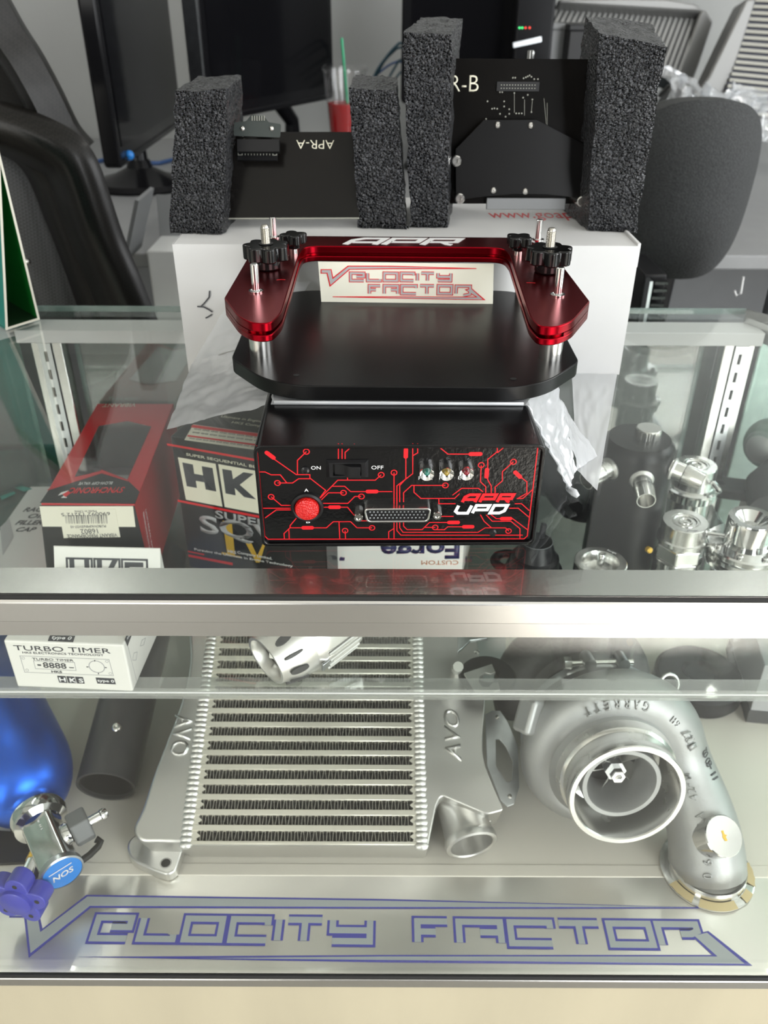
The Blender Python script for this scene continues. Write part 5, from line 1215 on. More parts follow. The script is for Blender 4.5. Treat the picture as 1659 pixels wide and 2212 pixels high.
def intercooler():
    a = rad(25); O = PZ(404, 1822, -.3505); v = Vector((0, cos(a), sin(a))); X = frame(O, (1, 0, 0), v); f0 = X.col[2].to_3d()
    t = thing('intercooler', 'bare aluminium intercooler lying tilted on the steel deck', 'intercooler', (O.x + .1, O.y + .1, D))
    Xi = X.inverted(); l2 = lambda x, y, w=0: (Xi @ PP(x, y, O + f0 * w, f0)).to_2d()
    y_ = lambda py: l2(650, py).y
    p = (y_(1566) - y_(1790)) / 7.0; uw = l2(905, 1822).x; bw = .0052; n = 17
    u0 = .004
    W(MB().box((uw / 2, p * n / 2, -.030), (uw, p * n - .001, .040), X).build('core_block', 'dark', t, smooth=0), t)
    W(MB().box((uw / 2, -.0008, -.0285), (uw + .012, .0016, .055), X).build('core_side', 'alu_tank', t, smooth=0), t)
    for k in range(n + 1):
        w_ = bw if k else .0028
        vv = k * p + (0 if k else .0010)
        W(MB().box((uw / 2 + .0005, vv, -.005), (uw - .003, w_, .010), X).build('bar', 'alu_bar', t, bevel=.0004, segs=1), t)
    R = random.Random(2); rowmesh = []
    for k in range(n):
        m = MB(); v0, v1 = k * p + bw / 2, (k + 1) * p - bw / 2; u = .0105; i = 0
        while u < uw - .0075:
            s = (1 if i % 2 else -1) * .00035 + R.uniform(-.0003, .0003); top = -.0012 - R.uniform(0, .0012)
            q = [(u - .00022 - s, v0, top), (u + .00022 - s, v0, top), (u + .00022 + s, v1, top), (u - .00022 + s, v1, top)]
            m.add(q + [(x, y, -.010) for x, y, z in q], [(0, 1, 2, 3), (0, 4, 5, 1), (1, 5, 6, 2), (2, 6, 7, 3), (3, 7, 4, 0)], X)
            if i % 2: m.box((u + .0012, v1 - .0002, top - .0004), (.0024, .0005, .0012), X)
            else: m.box((u + .0012, v0 + .0002, top - .0004), (.0024, .0005, .0012), X)
            u += .0029 + R.uniform(-.0002, .0002); i += 1
        o = W(m.build('fin_row', 'fin', t, smooth=0), t); o['kind'] = 'stuff'
        for uc, sg in ((.0045, 1), (uw - .0015, -1)):
            mid = (v0 + v1) / 2; e = uc + sg * .0052
            b = MB(); b.prism([(uc - sg * .0045, v0), (e - sg * .0012, v0), (e - sg * .0022, lerp(v0, v1, .2)), (e, lerp(v0, v1, .38)), (e + sg * .0010, mid), (e, lerp(v0, v1, .62)), (e - sg * .0022, lerp(v0, v1, .8)), (e - sg * .0012, v1), (uc - sg * .0045, v1)], -.009, -.0006, X)
            W(b.build('end_spacer', 'alu_bar', t, smooth=0), t)
    for x0, x1 in (((-.0015), (-.0015)), ((uw + .0025), (uw + .0025))):
        m = MB(); k = 0; vv = -.001
        while vv < p * n:
            m.sphere((x0 + R.uniform(-.0005, .0005), vv, -.0010), 1.0, 10, 6, X @ Matrix.Translation((0, 0, 0)) @ Matrix.Translation((x0, vv, -.001)) @ Matrix.Diagonal((.0062 + R.uniform(-.0006, .0006), .0042, .0034, 1)) @ Matrix.Translation((-x0, -vv, .001)) @ Matrix.Translation((0, 0, 0))); vv += .0050
        o = W(m.build('weld_seam', 'weld', t), t); o['kind'] = 'stuff'
    top = p * n
    P = lambda *q: [tuple(l2(*k)) for k in q]
    # left tank
    lt = [(-.003, 0)] + P((345, 1820), (300, 1820), (284, 1792), (306, 1752), (330, 1676), (360, 1600), (386, 1535), (412, 1440)) + [(-.030, top), (-.003, top)]
    tk = W(MB().prism(round_poly(lt, [0, .01, .018, .012, .02, .02, .02, .02, .02, .01, 0], 5), -.0545, 0, X).build('end_tank', 'alu_tank', t, bevel=.005, segs=4), t)
    c = l2(396, 1588); text('AVO', 'cast_letters', 'alu_tank', tk, X @ XF((c.x - .0015, c.y, 0), (0, 0, -pi / 2)), .040, .018, ext=.0016, bold=.01)
    q = lambda *k: [PZ(a_, b_, -.386).to_2d() for a_, b_ in k]
    lug = q((273, 1818), (277, 1846), (290, 1860), (334, 1880), (362, 1889), (380, 1880), (392, 1846), (398, 1826), (380, 1800), (300, 1796))
    lg = W(MB().prism(round_poly([tuple(z) for z in lug], .010, 5), D + .0005, T - .386).build('mounting_lug', 'alu_tank', t, bevel=.002, segs=3), t)
    h = PZ(358, 1864, -.3859); MB().lathe([(.0052, .0002), (.0044, -.0003), (.0044, .0001), (1e-6, .0001)], 24, XF((h.x, h.y, T - .386)), cap=False).build('bolt_hole', 'dark', lg)
    # right tank
    rt = [(uw + .004, 0)] + P((925, 1827), (943, 1738), (953, 1718), (1052, 1760), (1090, 1750), (1074, 1716), (1046, 1645), (1042, 1600), (1050, 1500)) + [(uw + .060, top), (uw + .004, top)]
    tk2 = W(MB().prism(round_poly(rt, [0, .002, .012, .008, .004, .004, .02, .02, .02, .02, .01, 0], 5), -.0545, 0, X).build('end_tank', 'alu_tank', t, bevel=.004, segs=4), t)
    W(MB().prism([(uw + .004, 0)] + P((925, 1827), (949, 1716), (1060, 1764), (1085, 1745)) + [(uw + .07, .07), (uw + .004, .07)], -.0545, -.030, X).build('tank_floor', 'alu_tank', t, bevel=.004), t)
    c = l2(977, 1588); text('AVO', 'cast_letters', 'alu_tank', tk2, X @ XF((c.x, c.y, 0), (0, 0, pi / 2)), .050, .015, ext=.0018, shear=.25, bold=.012)
    mo = PZ(1020, 1828, -.372); dr = Vector((.22, -1, -.20)).normalized(); rt_ = mo - dr * .042
    W(MB().lathe([(.0225, -.02), (.0225, .030), (.0240, .0335), (.0248, .037), (.0240, .041), (.0215, .042), (.0200, .041), (.0200, .004), (1e-6, .004)], 40, axis_frame(rt_, dr), cap=False).build('outlet_neck', 'alu_tank', t), t)
    # plate with a cut-out, beyond the right tank
    m = MB(); w0 = -.040
    L = lambda *k: [tuple(l2(x, y, w0)) for x, y in k]
    ring_plate(m, L((1048, 1535), (1086, 1535), (1118, 1608), (1122, 1700), (1108, 1744), (1086, 1742), (1052, 1655)), L((1071, 1588), (1092, 1612), (1108, 1645), (1106, 1688), (1095, 1690), (1072, 1655)), w0 - .002, w0, X)
    mp = W(m.build('mounting_plate', 'zinc', t, smooth=0, bevel=.0004), t)
    for x, y in ((1074, 1549), (1101, 1720)): c = l2(x, y, w0); MB().lathe([(.0022, .0002), (.0016, .0005), (1e-6, .0005)], 12, X @ XF((c.x, c.y, w0)), cap=False).build('rivet', 'screw', mp)
    # bent bracket with a hooked end at the upper right
    zb_ = -.262; Q = lambda *k: [tuple(PZ(x, y, zb_).to_2d()) for x, y in k]; Z0 = T + zb_
    hook = [(1002, 1458), (1062, 1438), (1070, 1456), (1060, 1460), (1048, 1457), (1036, 1464), (1033, 1476), (1042, 1488), (1056, 1488), (1064, 1478), (1076, 1478), (1080, 1494), (1058, 1502), (1030, 1504)]
    b = W(MB().prism(Q(*hook), Z0, Z0 + .0025).build('hook_plate', 'satin', t, smooth=0, bevel=.0003), t)
    tb = W(MB().prism(Q((986, 1402), (1040, 1393), (1049, 1420), (1012, 1425), (998, 1440), (986, 1450)), Z0 + .022, Z0 + .025).build('bracket_tab', 'zinc', t, bevel=.0006), t)
    for px, py in ((1030, 1408),): r_ = PZ(px, py, zb_ + .0252); MB().lathe([(.0030, 0), (.0016, .0008), (1e-6, .0008)], 14, XF(r_), cap=False).build('rivet', 'screw', tb)
    W(MB().tube([PZ(990, 1440, zb_ + .02), PZ(986, 1446, zb_ + .005), PZ(990, 1446, zb_ - .02)], .005, 10).build('bracket_weld', 'weld', t), t)
    rp = PZ(1052, 1468, zb_ - .012); W(MB().lathe([(.012, 0), (.026, .001), (.028, .004), (.026, .007), (.012, .008)], 40, XF(rp), cap=False).build('rubber_washer', 'rubber', t), t)
intercooler()

def kit_sheet():
    z = -.397; P = [PZ(905, 1500, z), PZ(1095, 1500, z), PZ(1092, 1372, z), PZ(905, 1358, z)]
    t = thing('instruction_sheet', 'printed white instruction sheet on the deck behind the intercooler', 'paper', (P[0] + P[2]) / 2)
    W(MB().grid(lambda u, v: P[0].lerp(P[1], u).lerp(P[3].lerp(P[2], u), v), 4, 4, thick=.0005).build('sheet', 'paper', t), t)
    f = Face(frame(P[0], (1, 0, 0), (0, 1, 0)), t)
    f.text('Intercooler Kit', 'dark_print', 925, 1378, 998, 1386, 9); f.text('Contents list', 'grey_print', 950, 1392, 982, 1395, 6)
    for k in range(5): f.text('part list line text', 'grey_print', 930, 1402 + 5 * k, 982, 1404 + 5 * k, 3)
kit_sheet()

def turbo():
    I = CAM + ray(1356, 1720) * .72; a = Vector((.05, -.975, .20)).normalized()
    e1 = Vector((1, 0, 0)); e1 = (e1 - a * e1.dot(a)).normalized(); e2 = a.cross(e1)
    Rm = Matrix(((e1.x, e2.x, a.x, 0), (e1.y, e2.y, a.y, 0), (e1.z, e2.z, a.z, 0), (0, 0, 0, 1)))
    C = I - a * .060
    t = thing('turbocharger', 'large cast aluminium turbocharger with its open inlet facing front', 'turbocharger', (C.x, C.y, D))
    X = Matrix.Translation(C) @ Rm
    at = lambda ang, r, w=0: X @ Vector((r * cos(ang), r * sin(ang), w))
    # scroll: the tube grows clockwise, then runs down to its flange on the deck
    fl = PZ(1530, 1866, -.388); pts = []; rr = []
    N = 44
    for k in range(N + 1):
        s = k / N; ang = rad(lerp(262, 12, s)); r = lerp(.0150, .0265, s ** .8); pts.append(at(ang, .0600 + .0045 * s, .000)); rr.append(r)
    p0 = pts[-1]; tan = (pts[-1] - pts[-2]).normalized(); p3 = Vector((fl.x, fl.y, D + .005)); p1 = p0 + tan * .045; p2 = p3 + Vector((-.004, .018, .050))
    for k in range(1, 13):
        s = k / 12; q = p0 * (1 - s) ** 3 + p1 * 3 * s * (1 - s) ** 2 + p2 * 3 * s * s * (1 - s) + p3 * s ** 3; pts.append(q); rr.append(lerp(.0265, .0345, s))
    W(MB().tube(pts, rr, 28).build('compressor_scroll', 'alu', t, smooth=2.0), t)
    W(MB().lathe([(.066, -.022), (.068, -.012), (.066, .006), (.0600, .0185), (.0560, .0215), (.0545, .026), (.0500, .030)], 72, X, cap=False).build('compressor_cover', 'alu', t, smooth=1.2), t)
    w1 = .060
    inl = W(MB().lathe([(.0545, .026), (.0535, .030), (.0530, .0345), (.0522, .0355), (.0505, .037), (.0505, w1 - .012), (.0514, w1 - .010), (.0514, w1 - .0012), (.0506, w1), (.0468, w1), (.0460, w1 - .001), (.0444, .030), (.0436, .016), (.034, .012)], 96, X, cap=False).build('inlet_bell', 'alu_machined', t, smooth=.5), t)
    MB().lathe([(.0357, .010), (.0357, .0428), (.0350, .0440), (.0312, .0440), (.0304, .0428), (.0264, .020), (.0262, .000), (1e-6, .000)], 72, X, cap=False).build('inner_ring', 'alu', inl, smooth=.6)
    MB().lathe([(.0266, .0045), (1e-6, .0045)], 48, X, cap=False).build('wheel_gap_shade', 'dark', inl)  # black disc added to paint the shade between the blades
    wh = W(MB().lathe([(.0060, .024), (.0082, .020), (.0105, .012), (.0130, .004)], 32, X, cap=False).build('compressor_wheel', 'alu_machined', t), t)
    for k in range(6):
        a0 = 2 * pi * k / 6 + .35
        m = MB(); m.grid(lambda u, v, a0=a0: at(a0 + (1 - v) * .60 - .12 * u, lerp(.0060, .0256, u), lerp(.001, .0185 - .002 * u, v)), 8, 6, thick=.0010); m.build('blade', 'alu_machined', wh, smooth=1.5)
    m = MB(); m.lathe([(.0098, .018), (.0098, .0265)], 6, X); m.build('wheel_nut', 'zinc', wh)
    m = MB(); m.lathe([(.0068, .026), (.0068, .034), (.0062, .0350), (.0034, .0350), (.0026, .0347), (.0022, .030), (1e-6, .030)], 6, X, cap=False); m.build('shaft_nut', 'steel_bright', wh, smooth=0)
    # flange ring and its torn tape, boss on the outlet
    W(MB().lathe([(.0305, .010), (.0335, .012), (.0345, .0095), (.0345, .0035), (.0400, .003), (.0420, .0020), (.0420, .0006), (.03, .0006)], 56, XF((p3.x, p3.y, D)), cap=False).build('outlet_flange', 'alu_machined', t), t)
    for a0, a1 in ((-2.75, -2.2), (-2.05, -1.2), (-.95, -.65), (-.45, .15)):
        m = MB(); m.grid(lambda u, v: (p3.x + lerp(.0352, .0425 - .001 * abs(sin(u * 9)), v) * cos(lerp(a0, a1, u)), p3.y + lerp(.0352, .0425, v) * sin(lerp(a0, a1, u)), D + .0046 - .0018 * v), 8, 3, thick=.0003); W(m.build('masking_tape', 'tape', t), t)
    bp = PZ(1563, 1806, -.3325); bd = Vector((.20, -.55, .80)).normalized()
    bs = W(MB().lathe([(.0185, -.020), (.0178, .0), (.0170, .0008), (1e-6, .0010)], 40, axis_frame(bp, bd)).build('machined_boss', 'steel_bright', t), t)
    b2 = axis_frame(bp + bd * .0011, bd); MB().prism([(-.0012, -.004), (.0014, -.0045), (.001, -.001), (.0028, 0), (.0008, .0014), (.0012, .0045), (-.001, .0048), (-.0012, .001), (-.0022, 0)], 0, .0002, b2).build('chip_mark', 'gold_print', bs, smooth=0)
    # cast lettering on the cover, upside down over the top arc, and down the outlet
    def arc(s, r, a0, a1, hgt, w, mt='alu', flip=True, bold=.0):
        for i, ch in enumerate(s):
            if ch == ' ': continue
            ang = lerp(a0, a1, i / max(1, len(s) - 1)); q = at(ang, r, w)
            nrm = (at(ang, r + .01, w) - at(ang, r - .01, w)).normalized()
            up = -nrm if flip else nrm
            # tangent plane of the scroll
            ctr = at(ang, .062, 0); nn = (q - ctr).normalized(); u = up.cross(nn).normalized(); vv = nn.cross(u)
            XX = Matrix(((u.x, vv.x, nn.x, q.x), (u.y, vv.y, nn.y, q.y), (u.z, vv.z, nn.z, q.z), (0, 0, 0, 1)))
            W(text(ch, 'cast_letter', mt, t, XX, hgt * (.62 if ch != '1' else .3), hgt, ext=.0011, bold=bold), t)
    arc('GARRETT', .0690, rad(72), rad(116), .0088, .0232, bold=.015)
    arc('H6', .0700, rad(48), rad(43), .006, .0245); arc('72-', .0715, rad(33), rad(20), .008, .0262, bold=.01)
    for s, k0, hgt in (('M-24', 47, .0075), ('A/R.60', 51, .0085)):
        n = len(s)
        for i, ch in enumerate(s):
            j = k0 + (i * .8); b_ = int(j); fr = j - b_
            if b_ + 1 >= len(pts): continue
            c0 = pts[b_].lerp(pts[b_ + 1], fr); r0 = lerp(rr[b_], rr[b_ + 1], fr); tg = (pts[b_ + 1] - pts[b_]).normalized(); vw = (CAM - c0); vw = (vw - tg * vw.dot(tg)).normalized(); q = c0 + vw * (r0 + .0002); u = -tg; vv = vw.cross(u)
            XX = Matrix(((u.x, vv.x, vw.x, q.x), (u.y, vv.y, vw.y, q.y), (u.z, vv.z, vw.z, q.z), (0, 0, 0, 1)))
            W(text(ch, 'cast_letter', 'alu', t, XX, hgt * (.62 if ch not in './-' else .3), hgt * (1 if ch not in '.-' else .2), ext=.0009, bold=.01), t)
    for i, ch in enumerate('2008-11'):
        j = 44.6 + i * .62; b_ = int(j); fr = j - b_; c0 = pts[b_].lerp(pts[b_ + 1], fr); r0 = lerp(rr[b_], rr[b_ + 1], fr); tg = (pts[b_ + 1] - pts[b_]).normalized()
        vw = (CAM - c0).normalized() + Vector((1.05, 0, 0)); vw = (vw - tg * vw.dot(tg)).normalized(); q = c0 + vw * (r0 + .0003); u = -tg; vv = vw.cross(u)
        XX = Matrix(((u.x, vv.x, vw.x, q.x), (u.y, vv.y, vw.y, q.y), (u.z, vv.z, vw.z, q.z), (0, 0, 0, 1)))
        W(text(ch, 'ink_mark', 'dark_print', t, XX, .0045 if ch not in '1-' else .0016 if ch == '1' else .003, .0085 if ch != '-' else .0012), t)
    # lug on the left of the cover
    W(MB().box((0, 0, 0), (.020, .034, .030), axis_frame(at(rad(150), .082, -.004), (-.75, -.45, .5), .3)).build('cover_lug', 'alu', t, bevel=.004, segs=3), t)
    # V-band clamp with its T-bolt, bearing housing and turbine housing behind
    B = C - a * .040
    Xb = Matrix.Translation(B) @ Rm
    cl = W(MB().lathe([(.066, -.006), (.0715, -.0055), (.0730, -.002), (.0730, .002), (.0715, .0055), (.066, .006)], 72, Xb, cap=False).build('band_clamp', 'zinc', t), t)
    bt = lambda ang, r, w=0: Xb @ Vector((r * cos(ang), r * sin(ang), w))
    MB().tube([bt(rad(112), .079), bt(rad(68), .079)], .0032, 12).build('clamp_bolt', 'screw', cl)
    for an in (100, 76): MB().tube([bt(rad(an), .077, -.009), bt(rad(an), .077, .009)], .0058, 16).build('trunnion', 'zinc', cl)
    MB().lathe([(.0062, 0), (.0062, .007)], 6, axis_frame(bt(rad(112), .079), bt(rad(112), .079) - bt(rad(68), .079))).build('clamp_nut', 'screw', cl, smooth=0)
    W(MB().lathe([(.066, .012), (.066, -.004), (.050, -.012), (.045, -.05), (.06, -.056)], 48, Xb, cap=False).build('bearing_housing', 'cast_dark', t), t)
    K = C - a * .115; Xk = Matrix.Translation(K) @ Rm; tp = []; tr = []
    for k in range(36): s = k / 35; ang = rad(lerp(200, -120, s)); tp.append(Xk @ Vector((.058 * cos(ang), .058 * sin(ang), 0))); tr.append(lerp(.030, .017, s))
    W(MB().tube(tp, tr, 22).build('turbine_housing', 'cast_dark', t, smooth=2), t)
    W(MB().lathe([(.058, .028), (.050, .034), (.03, .034)], 48, Xk, cap=False).build('turbine_face', 'cast_dark', t), t)
    W(MB().lathe([(.0095 + .0017 * cos(q * pi / 5), .0017 * sin(q * pi / 5)) for q in range(11)], 28, axis_frame(bt(rad(36), .083, .002), (.2, -.8, .5)), cap=False).build('eye_ring', 'screw', t), t)
turbo()

def bottle():
    r = .050; zc = D + r + .002; nk = PZ(82, 1762, zc - T); dv = Vector((.58, -.81, .0)).normalized()
    base = nk - dv * .20
    t = thing('gas_bottle', 'metallic blue gas bottle with a chrome valve, lying at left on the deck', 'gas bottle', (base.x, base.y, D))
    X = axis_frame(nk, dv)
    prof = [(.001, -.30), (r * .8, -.298), (r, -.285), (r, -.075)]
    for k in range(1, 12): q = k / 12 * pi / 2; prof.append((.0165 + (r - .0165) * cos(q), -.075 + .062 * sin(q)))
    prof += [(.0165, -.010), (.0165, 0), (1e-6, 0)]
    bd = W(MB().lathe(prof, 64, X, cap=False).build('bottle_body', 'blue_metal', t, smooth=1.2), t)
    W(MB().lathe([(.0205, -.004), (.0240, -.002), (.0250, .004), (.0232, .010), (.0170, .013)], 40, X, cap=False).build('valve_collar', 'chrome', t), t)
    vl = .070
    W(MB().prism(rounded_rect(.0285, .0285, .005, 4), .008, vl, X @ Matrix.Rotation(.35, 4, 'Z')).build('valve_body', 'chrome', t, bevel=.001), t)
    bg = W(MB().lathe([(.0165, vl - .004), (.0170, vl), (.0165, vl + .0015), (1e-6, vl + .0020)], 40, X, cap=False).build('end_badge', 'badge_blue', t), t)
    MB().lathe([(.0165, vl - .006), (.0182, vl - .004), (.0182, vl + .001), (.0167, vl + .0018)], 40, X, cap=False).build('badge_rim', 'zinc', bg)
    Xt = axis_frame(nk + dv * (vl + .0022), dv); text('NOS', 'badge_letters', 'white_print', bg, Xt @ XF((0, -.001, 0), (0, 0, .15)), .019, .0065, shear=.25, bold=.02)
    m = MB(); m.box((0, .0065, .0001), (.020, .0008, .0003), Xt @ Matrix.Rotation(.15, 4, 'Z')); m.build('badge_line', 'white_print', bg, smooth=0)
    up = Vector((0, 0, 1)); side = dv.cross(up).normalized()       # to the right of the viewer-facing valve
    Xe = frame(nk + dv * .032 + up * .0118, dv, side * -1); 
    W(text('High-Flow', 'etched_text', 'white_print', t, frame(nk + dv * .045 + up * .0146 - side * .001, dv, -side), .024, .006, bold=.02), t)
    W(text('E-TA', 'etched_text', 'white_print', t, frame(nk + dv * .024 + up * .0146 - side * .001, dv, -side), .012, .008, bold=.02), t)
    # outlet with its hex nut on the right, tether below
    sd = Vector((.80, .55, .10)).normalized(); q0 = nk + dv * .036
    W(MB().lathe([(.0085, .008), (.0100, .014), (.0100, .018), (.0080, .019)], 24, axis_frame(q0, sd), cap=False).build('outlet_collar', 'chrome', t), t)
    nut = W(MB().lathe([(.0150, .019), (.0162, .0205), (.0162, .0345), (.0150, .036)], 6, axis_frame(q0, sd)).build('hex_nut', 'grey_paint', t, smooth=0, bevel=.0008), t)
    MB().lathe([(.0044, .036), (.0044, .046), (.0052, .047), (.0052, .050), (.0038, .0525), (1e-6, .0525)], 20, axis_frame(q0, sd), cap=False).build('nipple', 'steel_bright', nut)
    lp = [q0 + sd * .030 + Vector((.010, -.004, -.014)), q0 + sd * .042 + Vector((.006, -.012, -.018)), q0 + sd * .036 + Vector((0, -.024, -.020)), q0 + sd * .018 + Vector((0, -.026, -.016)), q0 + sd * .010 + Vector((0, -.014, -.012))]
    lp = [lp[0]] + [q for i in range(len(lp) - 1) for q in (lp[i].lerp(lp[i + 1], .25), lp[i].lerp(lp[i + 1], .75))] + [lp[-1]]
    W(MB().tube(lp, .0032, 10).build('tether', 'black_satin', t), t)
    # stem and lobed handwheel on the left
    hw = PZ(46, 1932, -.352); q1 = nk + dv * .030; hd = Vector((-.15, -.98, .05)).normalized()
    W(MB().tube([q1, q1.lerp(hw, .35), q1.lerp(hw, .8)], [.0100, .0090, .0085], 24).build('stem', 'chrome', t), t)
    W(MB().lathe([(.0108, 0), (.0108, .010)], 6, axis_frame(q1 + (hw - q1).normalized() * .012, hw - q1)).build('gland_nut', 'gold_print', t, smooth=0, bevel=.0006), t)
    Xw = axis_frame(hw, hd, .2); pts = []
    for i in range(120): q = 2 * pi * i / 120; c = .5 + .5 * cos(5 * q); rr_ = .0165 + .0100 * c ** .45; pts.append((rr_ * cos(q), rr_ * sin(q)))
    wl = W(MB().prism(pts, -.008, .007, Xw).build('handwheel', 'blue_plastic', t, bevel=.0022, segs=3), t)
    MB().lathe([(.0140, .0065), (.0136, .010), (.0120, .0110), (1e-6, .0115)], 40, Xw, cap=False).build('wheel_hub', 'blue_plastic', wl)
    for i in range(5): q = 2 * pi * i / 5; MB().lathe([(.0022, .0073), (.0020, .0074), (1e-6, .0074)], 14, Xw @ XF((.0190 * cos(q), .0190 * sin(q), 0)), cap=False).build('wheel_hole', 'dark', wl)
    m = MB(); b0 = PZ(-70, 1858, -.396); m.prism([tuple(PZ(x, y, -.396).to_2d()) for x, y in ((-80, 1872), (62, 1866), (78, 1830), (60, 1800), (-80, 1790))], D + .0005, D + .004); W(m.build('bottle_bracket', 'black_satin', t, bevel=.001), t)
bottle()

def black_pipe():
    e = PZ(228, 1696, -.3655); d = Vector((0, -1, -.24)).normalized(); e.z = D + .0300
    t = thing('rubber_pipe', 'black rubber pipe open at its front end, between the blue bottle and the intercooler', 'pipe', (e.x, e.y, D))
    L = .30; X = axis_frame(e - d * L, d)
    W(MB().lathe([(.0285, 0), (.0288, L * .3), (.0288, L), (.0262, L), (.0262, L - .02), (.0258, .01), (.0262, 0)], 48, X, cap=False).build('pipe_wall', 'hose', t, smooth=.6), t)
    W(MB().lathe([(.0262, .05), (1e-6, .05)], 40, X, cap=False).build('pipe_bore', 'dark', t), t)
    W(MB().lathe([(.0261, .02), (.0261, L - .004)], 40, X, cap=False).build('pipe_lining', 'black_satin', t), t)  # black sleeve added to paint the shade inside the pipe
    W(MB().lathe([(.0042, -.002), (.0042, .0012), (.003, .002), (.0018, .002), (1e-6, .001)], 16, axis_frame(PZ(252, 1571, -.318), (-.1, -.5, .85)), cap=False).build('air_screw', 'screw', t), t)
black_pipe()

def right_things():
    p = PZ(1512, 1452, -.372); t = thing('rubber_puck', 'round black rubber puck at right on the deck, behind the turbocharger', 'rubber puck', (p.x, p.y, D)); X = XF((p.x, p.y, D))
    W(MB().lathe([(.048, .0005), (.050, .004), (.050, .022), (.046, .026), (.020, .027), (.016, .024), (1e-6, .024)], 56, X).build('lid_body', 'rubber', t), t)
    P = [PZ(1612, 1560, -.397), PZ(1790, 1560, -.397)]; a = P[0]; t = thing('grey_carton', 'plain grey carton with a dark band, at right end of the deck', 'box', (a.x + .06, a.y + .05, D))
    u = Vector((1, -.12, 0)).normalized(); v = Vector((.16, 1, 0)).normalized(); B = [a, a + u * .13, a + u * .13 + v * .12, a + v * .12]
    W(MB().hexa([Vector((q.x, q.y, D + .0005)) for q in B] + [Vector((q.x, q.y, D + .085)) for q in B]).build('carton_body', 'grey_print', t, bevel=.001, smooth=0), t)
    B2 = [a - v * .0008 - u * .0008, a + u * .131 - v * .0008, a + u * .131 + v * .121, a + v * .121 - u * .0008]
    W(MB().hexa([Vector((q.x, q.y, D + .002)) for q in B2] + [Vector((q.x, q.y, D + .020)) for q in B2]).build('dark_band', 'cast_dark', t, smooth=0), t)
    # cast parts at the right end of the shelf
    p = PZ(1652, 1030, -.175); t = thing('cast_manifold', 'dull grey cast manifold at the right end of the shelf', 'manifold', (p.x, p.y, SH))
    W(MB().tube([(p.x + .10, p.y + .02, SH + .030), (p.x + .03, p.y, SH + .034), (p.x - .010, p.y - .035, SH + .030), (p.x - .020, p.y - .070, SH + .022)], [.026, .028, .026, .022], 28).build('runner', 'cast_dark', t), t)
    q = PZ(1600, 1052, -.190); W(MB().prism(rounded_rect(.062, .034, .012, 5), 0, .012, XF((q.x, q.y, SH + .0005), (0, 0, -.25))).build('flange', 'cast_dark', t, bevel=.0015), t)
    for s in (-1, 1): W(MB().lathe([(.0052, .0126), (.0044, .0128), (1e-6, .0128)], 18, XF((q.x + s * .022, q.y - s * .0055, SH)), cap=False).build('bolt_hole', 'dark', t), t)
    W(MB().sphere((p.x + .012, p.y + .030, SH + .052), .030, 28, 16).build('housing', 'alu', t), t)
    W(MB().lathe([(.0200, 0), (.0200, .006), (.0172, .0062), (.0165, .0005), (1e-6, .0005)], 36, axis_frame((q.x + .035, q.y - .038, SH + .026), (-.2, -.7, .6)), cap=False).build('port', 'cast_dark', t), t)
    P = [PZ(1578, 1140, -.1992), PZ(1660, 1172, -.1992), PZ(1662, 1120, -.1992), PZ(1602, 1075, -.1992)]
    t = thing('price_card', 'white card lying flat on the shelf behind the bolted valve', 'card', (P[0] + P[2]) / 2)
    W(MB().hexa([q + Vector((0, 0, -.0003)) for q in P] + [q + Vector((0, 0, .0005)) for q in P]).build('sheet', 'card_gloss', t, smooth=0), t)
right_things()

# ------------------------------------------------------------------ behind the counter
DK = -.09                                  # the desk top, measured from the counter top
def desk():
    t = thing('office_desk', 'long grey office desk behind the counter', 'desk', (0.1, 2.1, 0))
    z = T + DK
    W(MB().box((0.1, 2.10, z - .0125), (3.4, 1.30, .025)).build('desk_top', 'desk', t, bevel=.003), t)
    W(MB().box((0.1, 2.05, (z - .025) / 2), (3.16, .02, z - .027)).build('front_panel', 'grey_paint', t), t)
    for x in (-1.5, 1.7): W(MB().box((x, 2.10, (z - .025) / 2), (.03, 1.18, z - .027)).build('side_panel', 'grey_paint', t), t)
desk()

def monitor(name, label, bl, br, h, thick, stand=None, lean=0.0):
    t = thing('monitor', label, 'monitor', ((bl + br) / 2).xy.to_3d() + Vector((0, 0, T + DK)))
    u = br - bl; u.z = 0; wd = u.length; n = Vector((u.y, -u.x, 0)).normalized(); up = (Vector((0, 0, 1)) - n * lean).normalized()
    X = frame(bl, u, up)
    W(MB().prism(rounded_rect(wd, h, .012, 4, wd / 2, h / 2), -thick, 0, X).build('casing', 'monitor', t, bevel=.005, segs=3), t)
    W(MB().box((wd / 2, h / 2 + .006, .0008), (wd - .045, h - .055, .0016), X).build('screen', 'screen', t, smooth=0), t)
    W(MB().box((wd * .5, .012, .001), (wd - .06, .003, .0012), X).build('trim_line', 'black_satin', t, smooth=0), t)
    if stand:
        s = Vector(stand); z = T + DK
        W(MB().lathe([(.115, .0005), (.118, .006), (.110, .016), (.060, .030), (.030, .044), (.024, .06)], 56, XF((s.x, s.y, z)) @ Matrix.Diagonal((1, .85, 1, 1))).build('stand_base', 'monitor', t), t)
        m = (bl + br) / 2 - n * thick + Vector((0, 0, .06)); W(MB().tube([(s.x, s.y, z + .035), (s.x, s.y, z + .11), tuple(m)], [.022, .018, .022], 16).build('stand_neck', 'monitor', t), t)
    return t, X, wd
b0 = PY(262, 366, 1.56); s0 = PZ(308, 405, DK)
b1 = PZ(404, 262, b0.z - T)
b1 = b0 + (b1 - b0).normalized() * min(.58, (b1 - b0).length)
t, X, wd = monitor('monitor', 'black monitor turned sideways at left, on a round glossy stand', b0, b1, .36, .03, (s0.x, s0.y, 0), .0)
W(MB().sphere((wd * .10, .014, .002), .009, 12, 8, X).build('power_light', 'badge_blue', t), t)
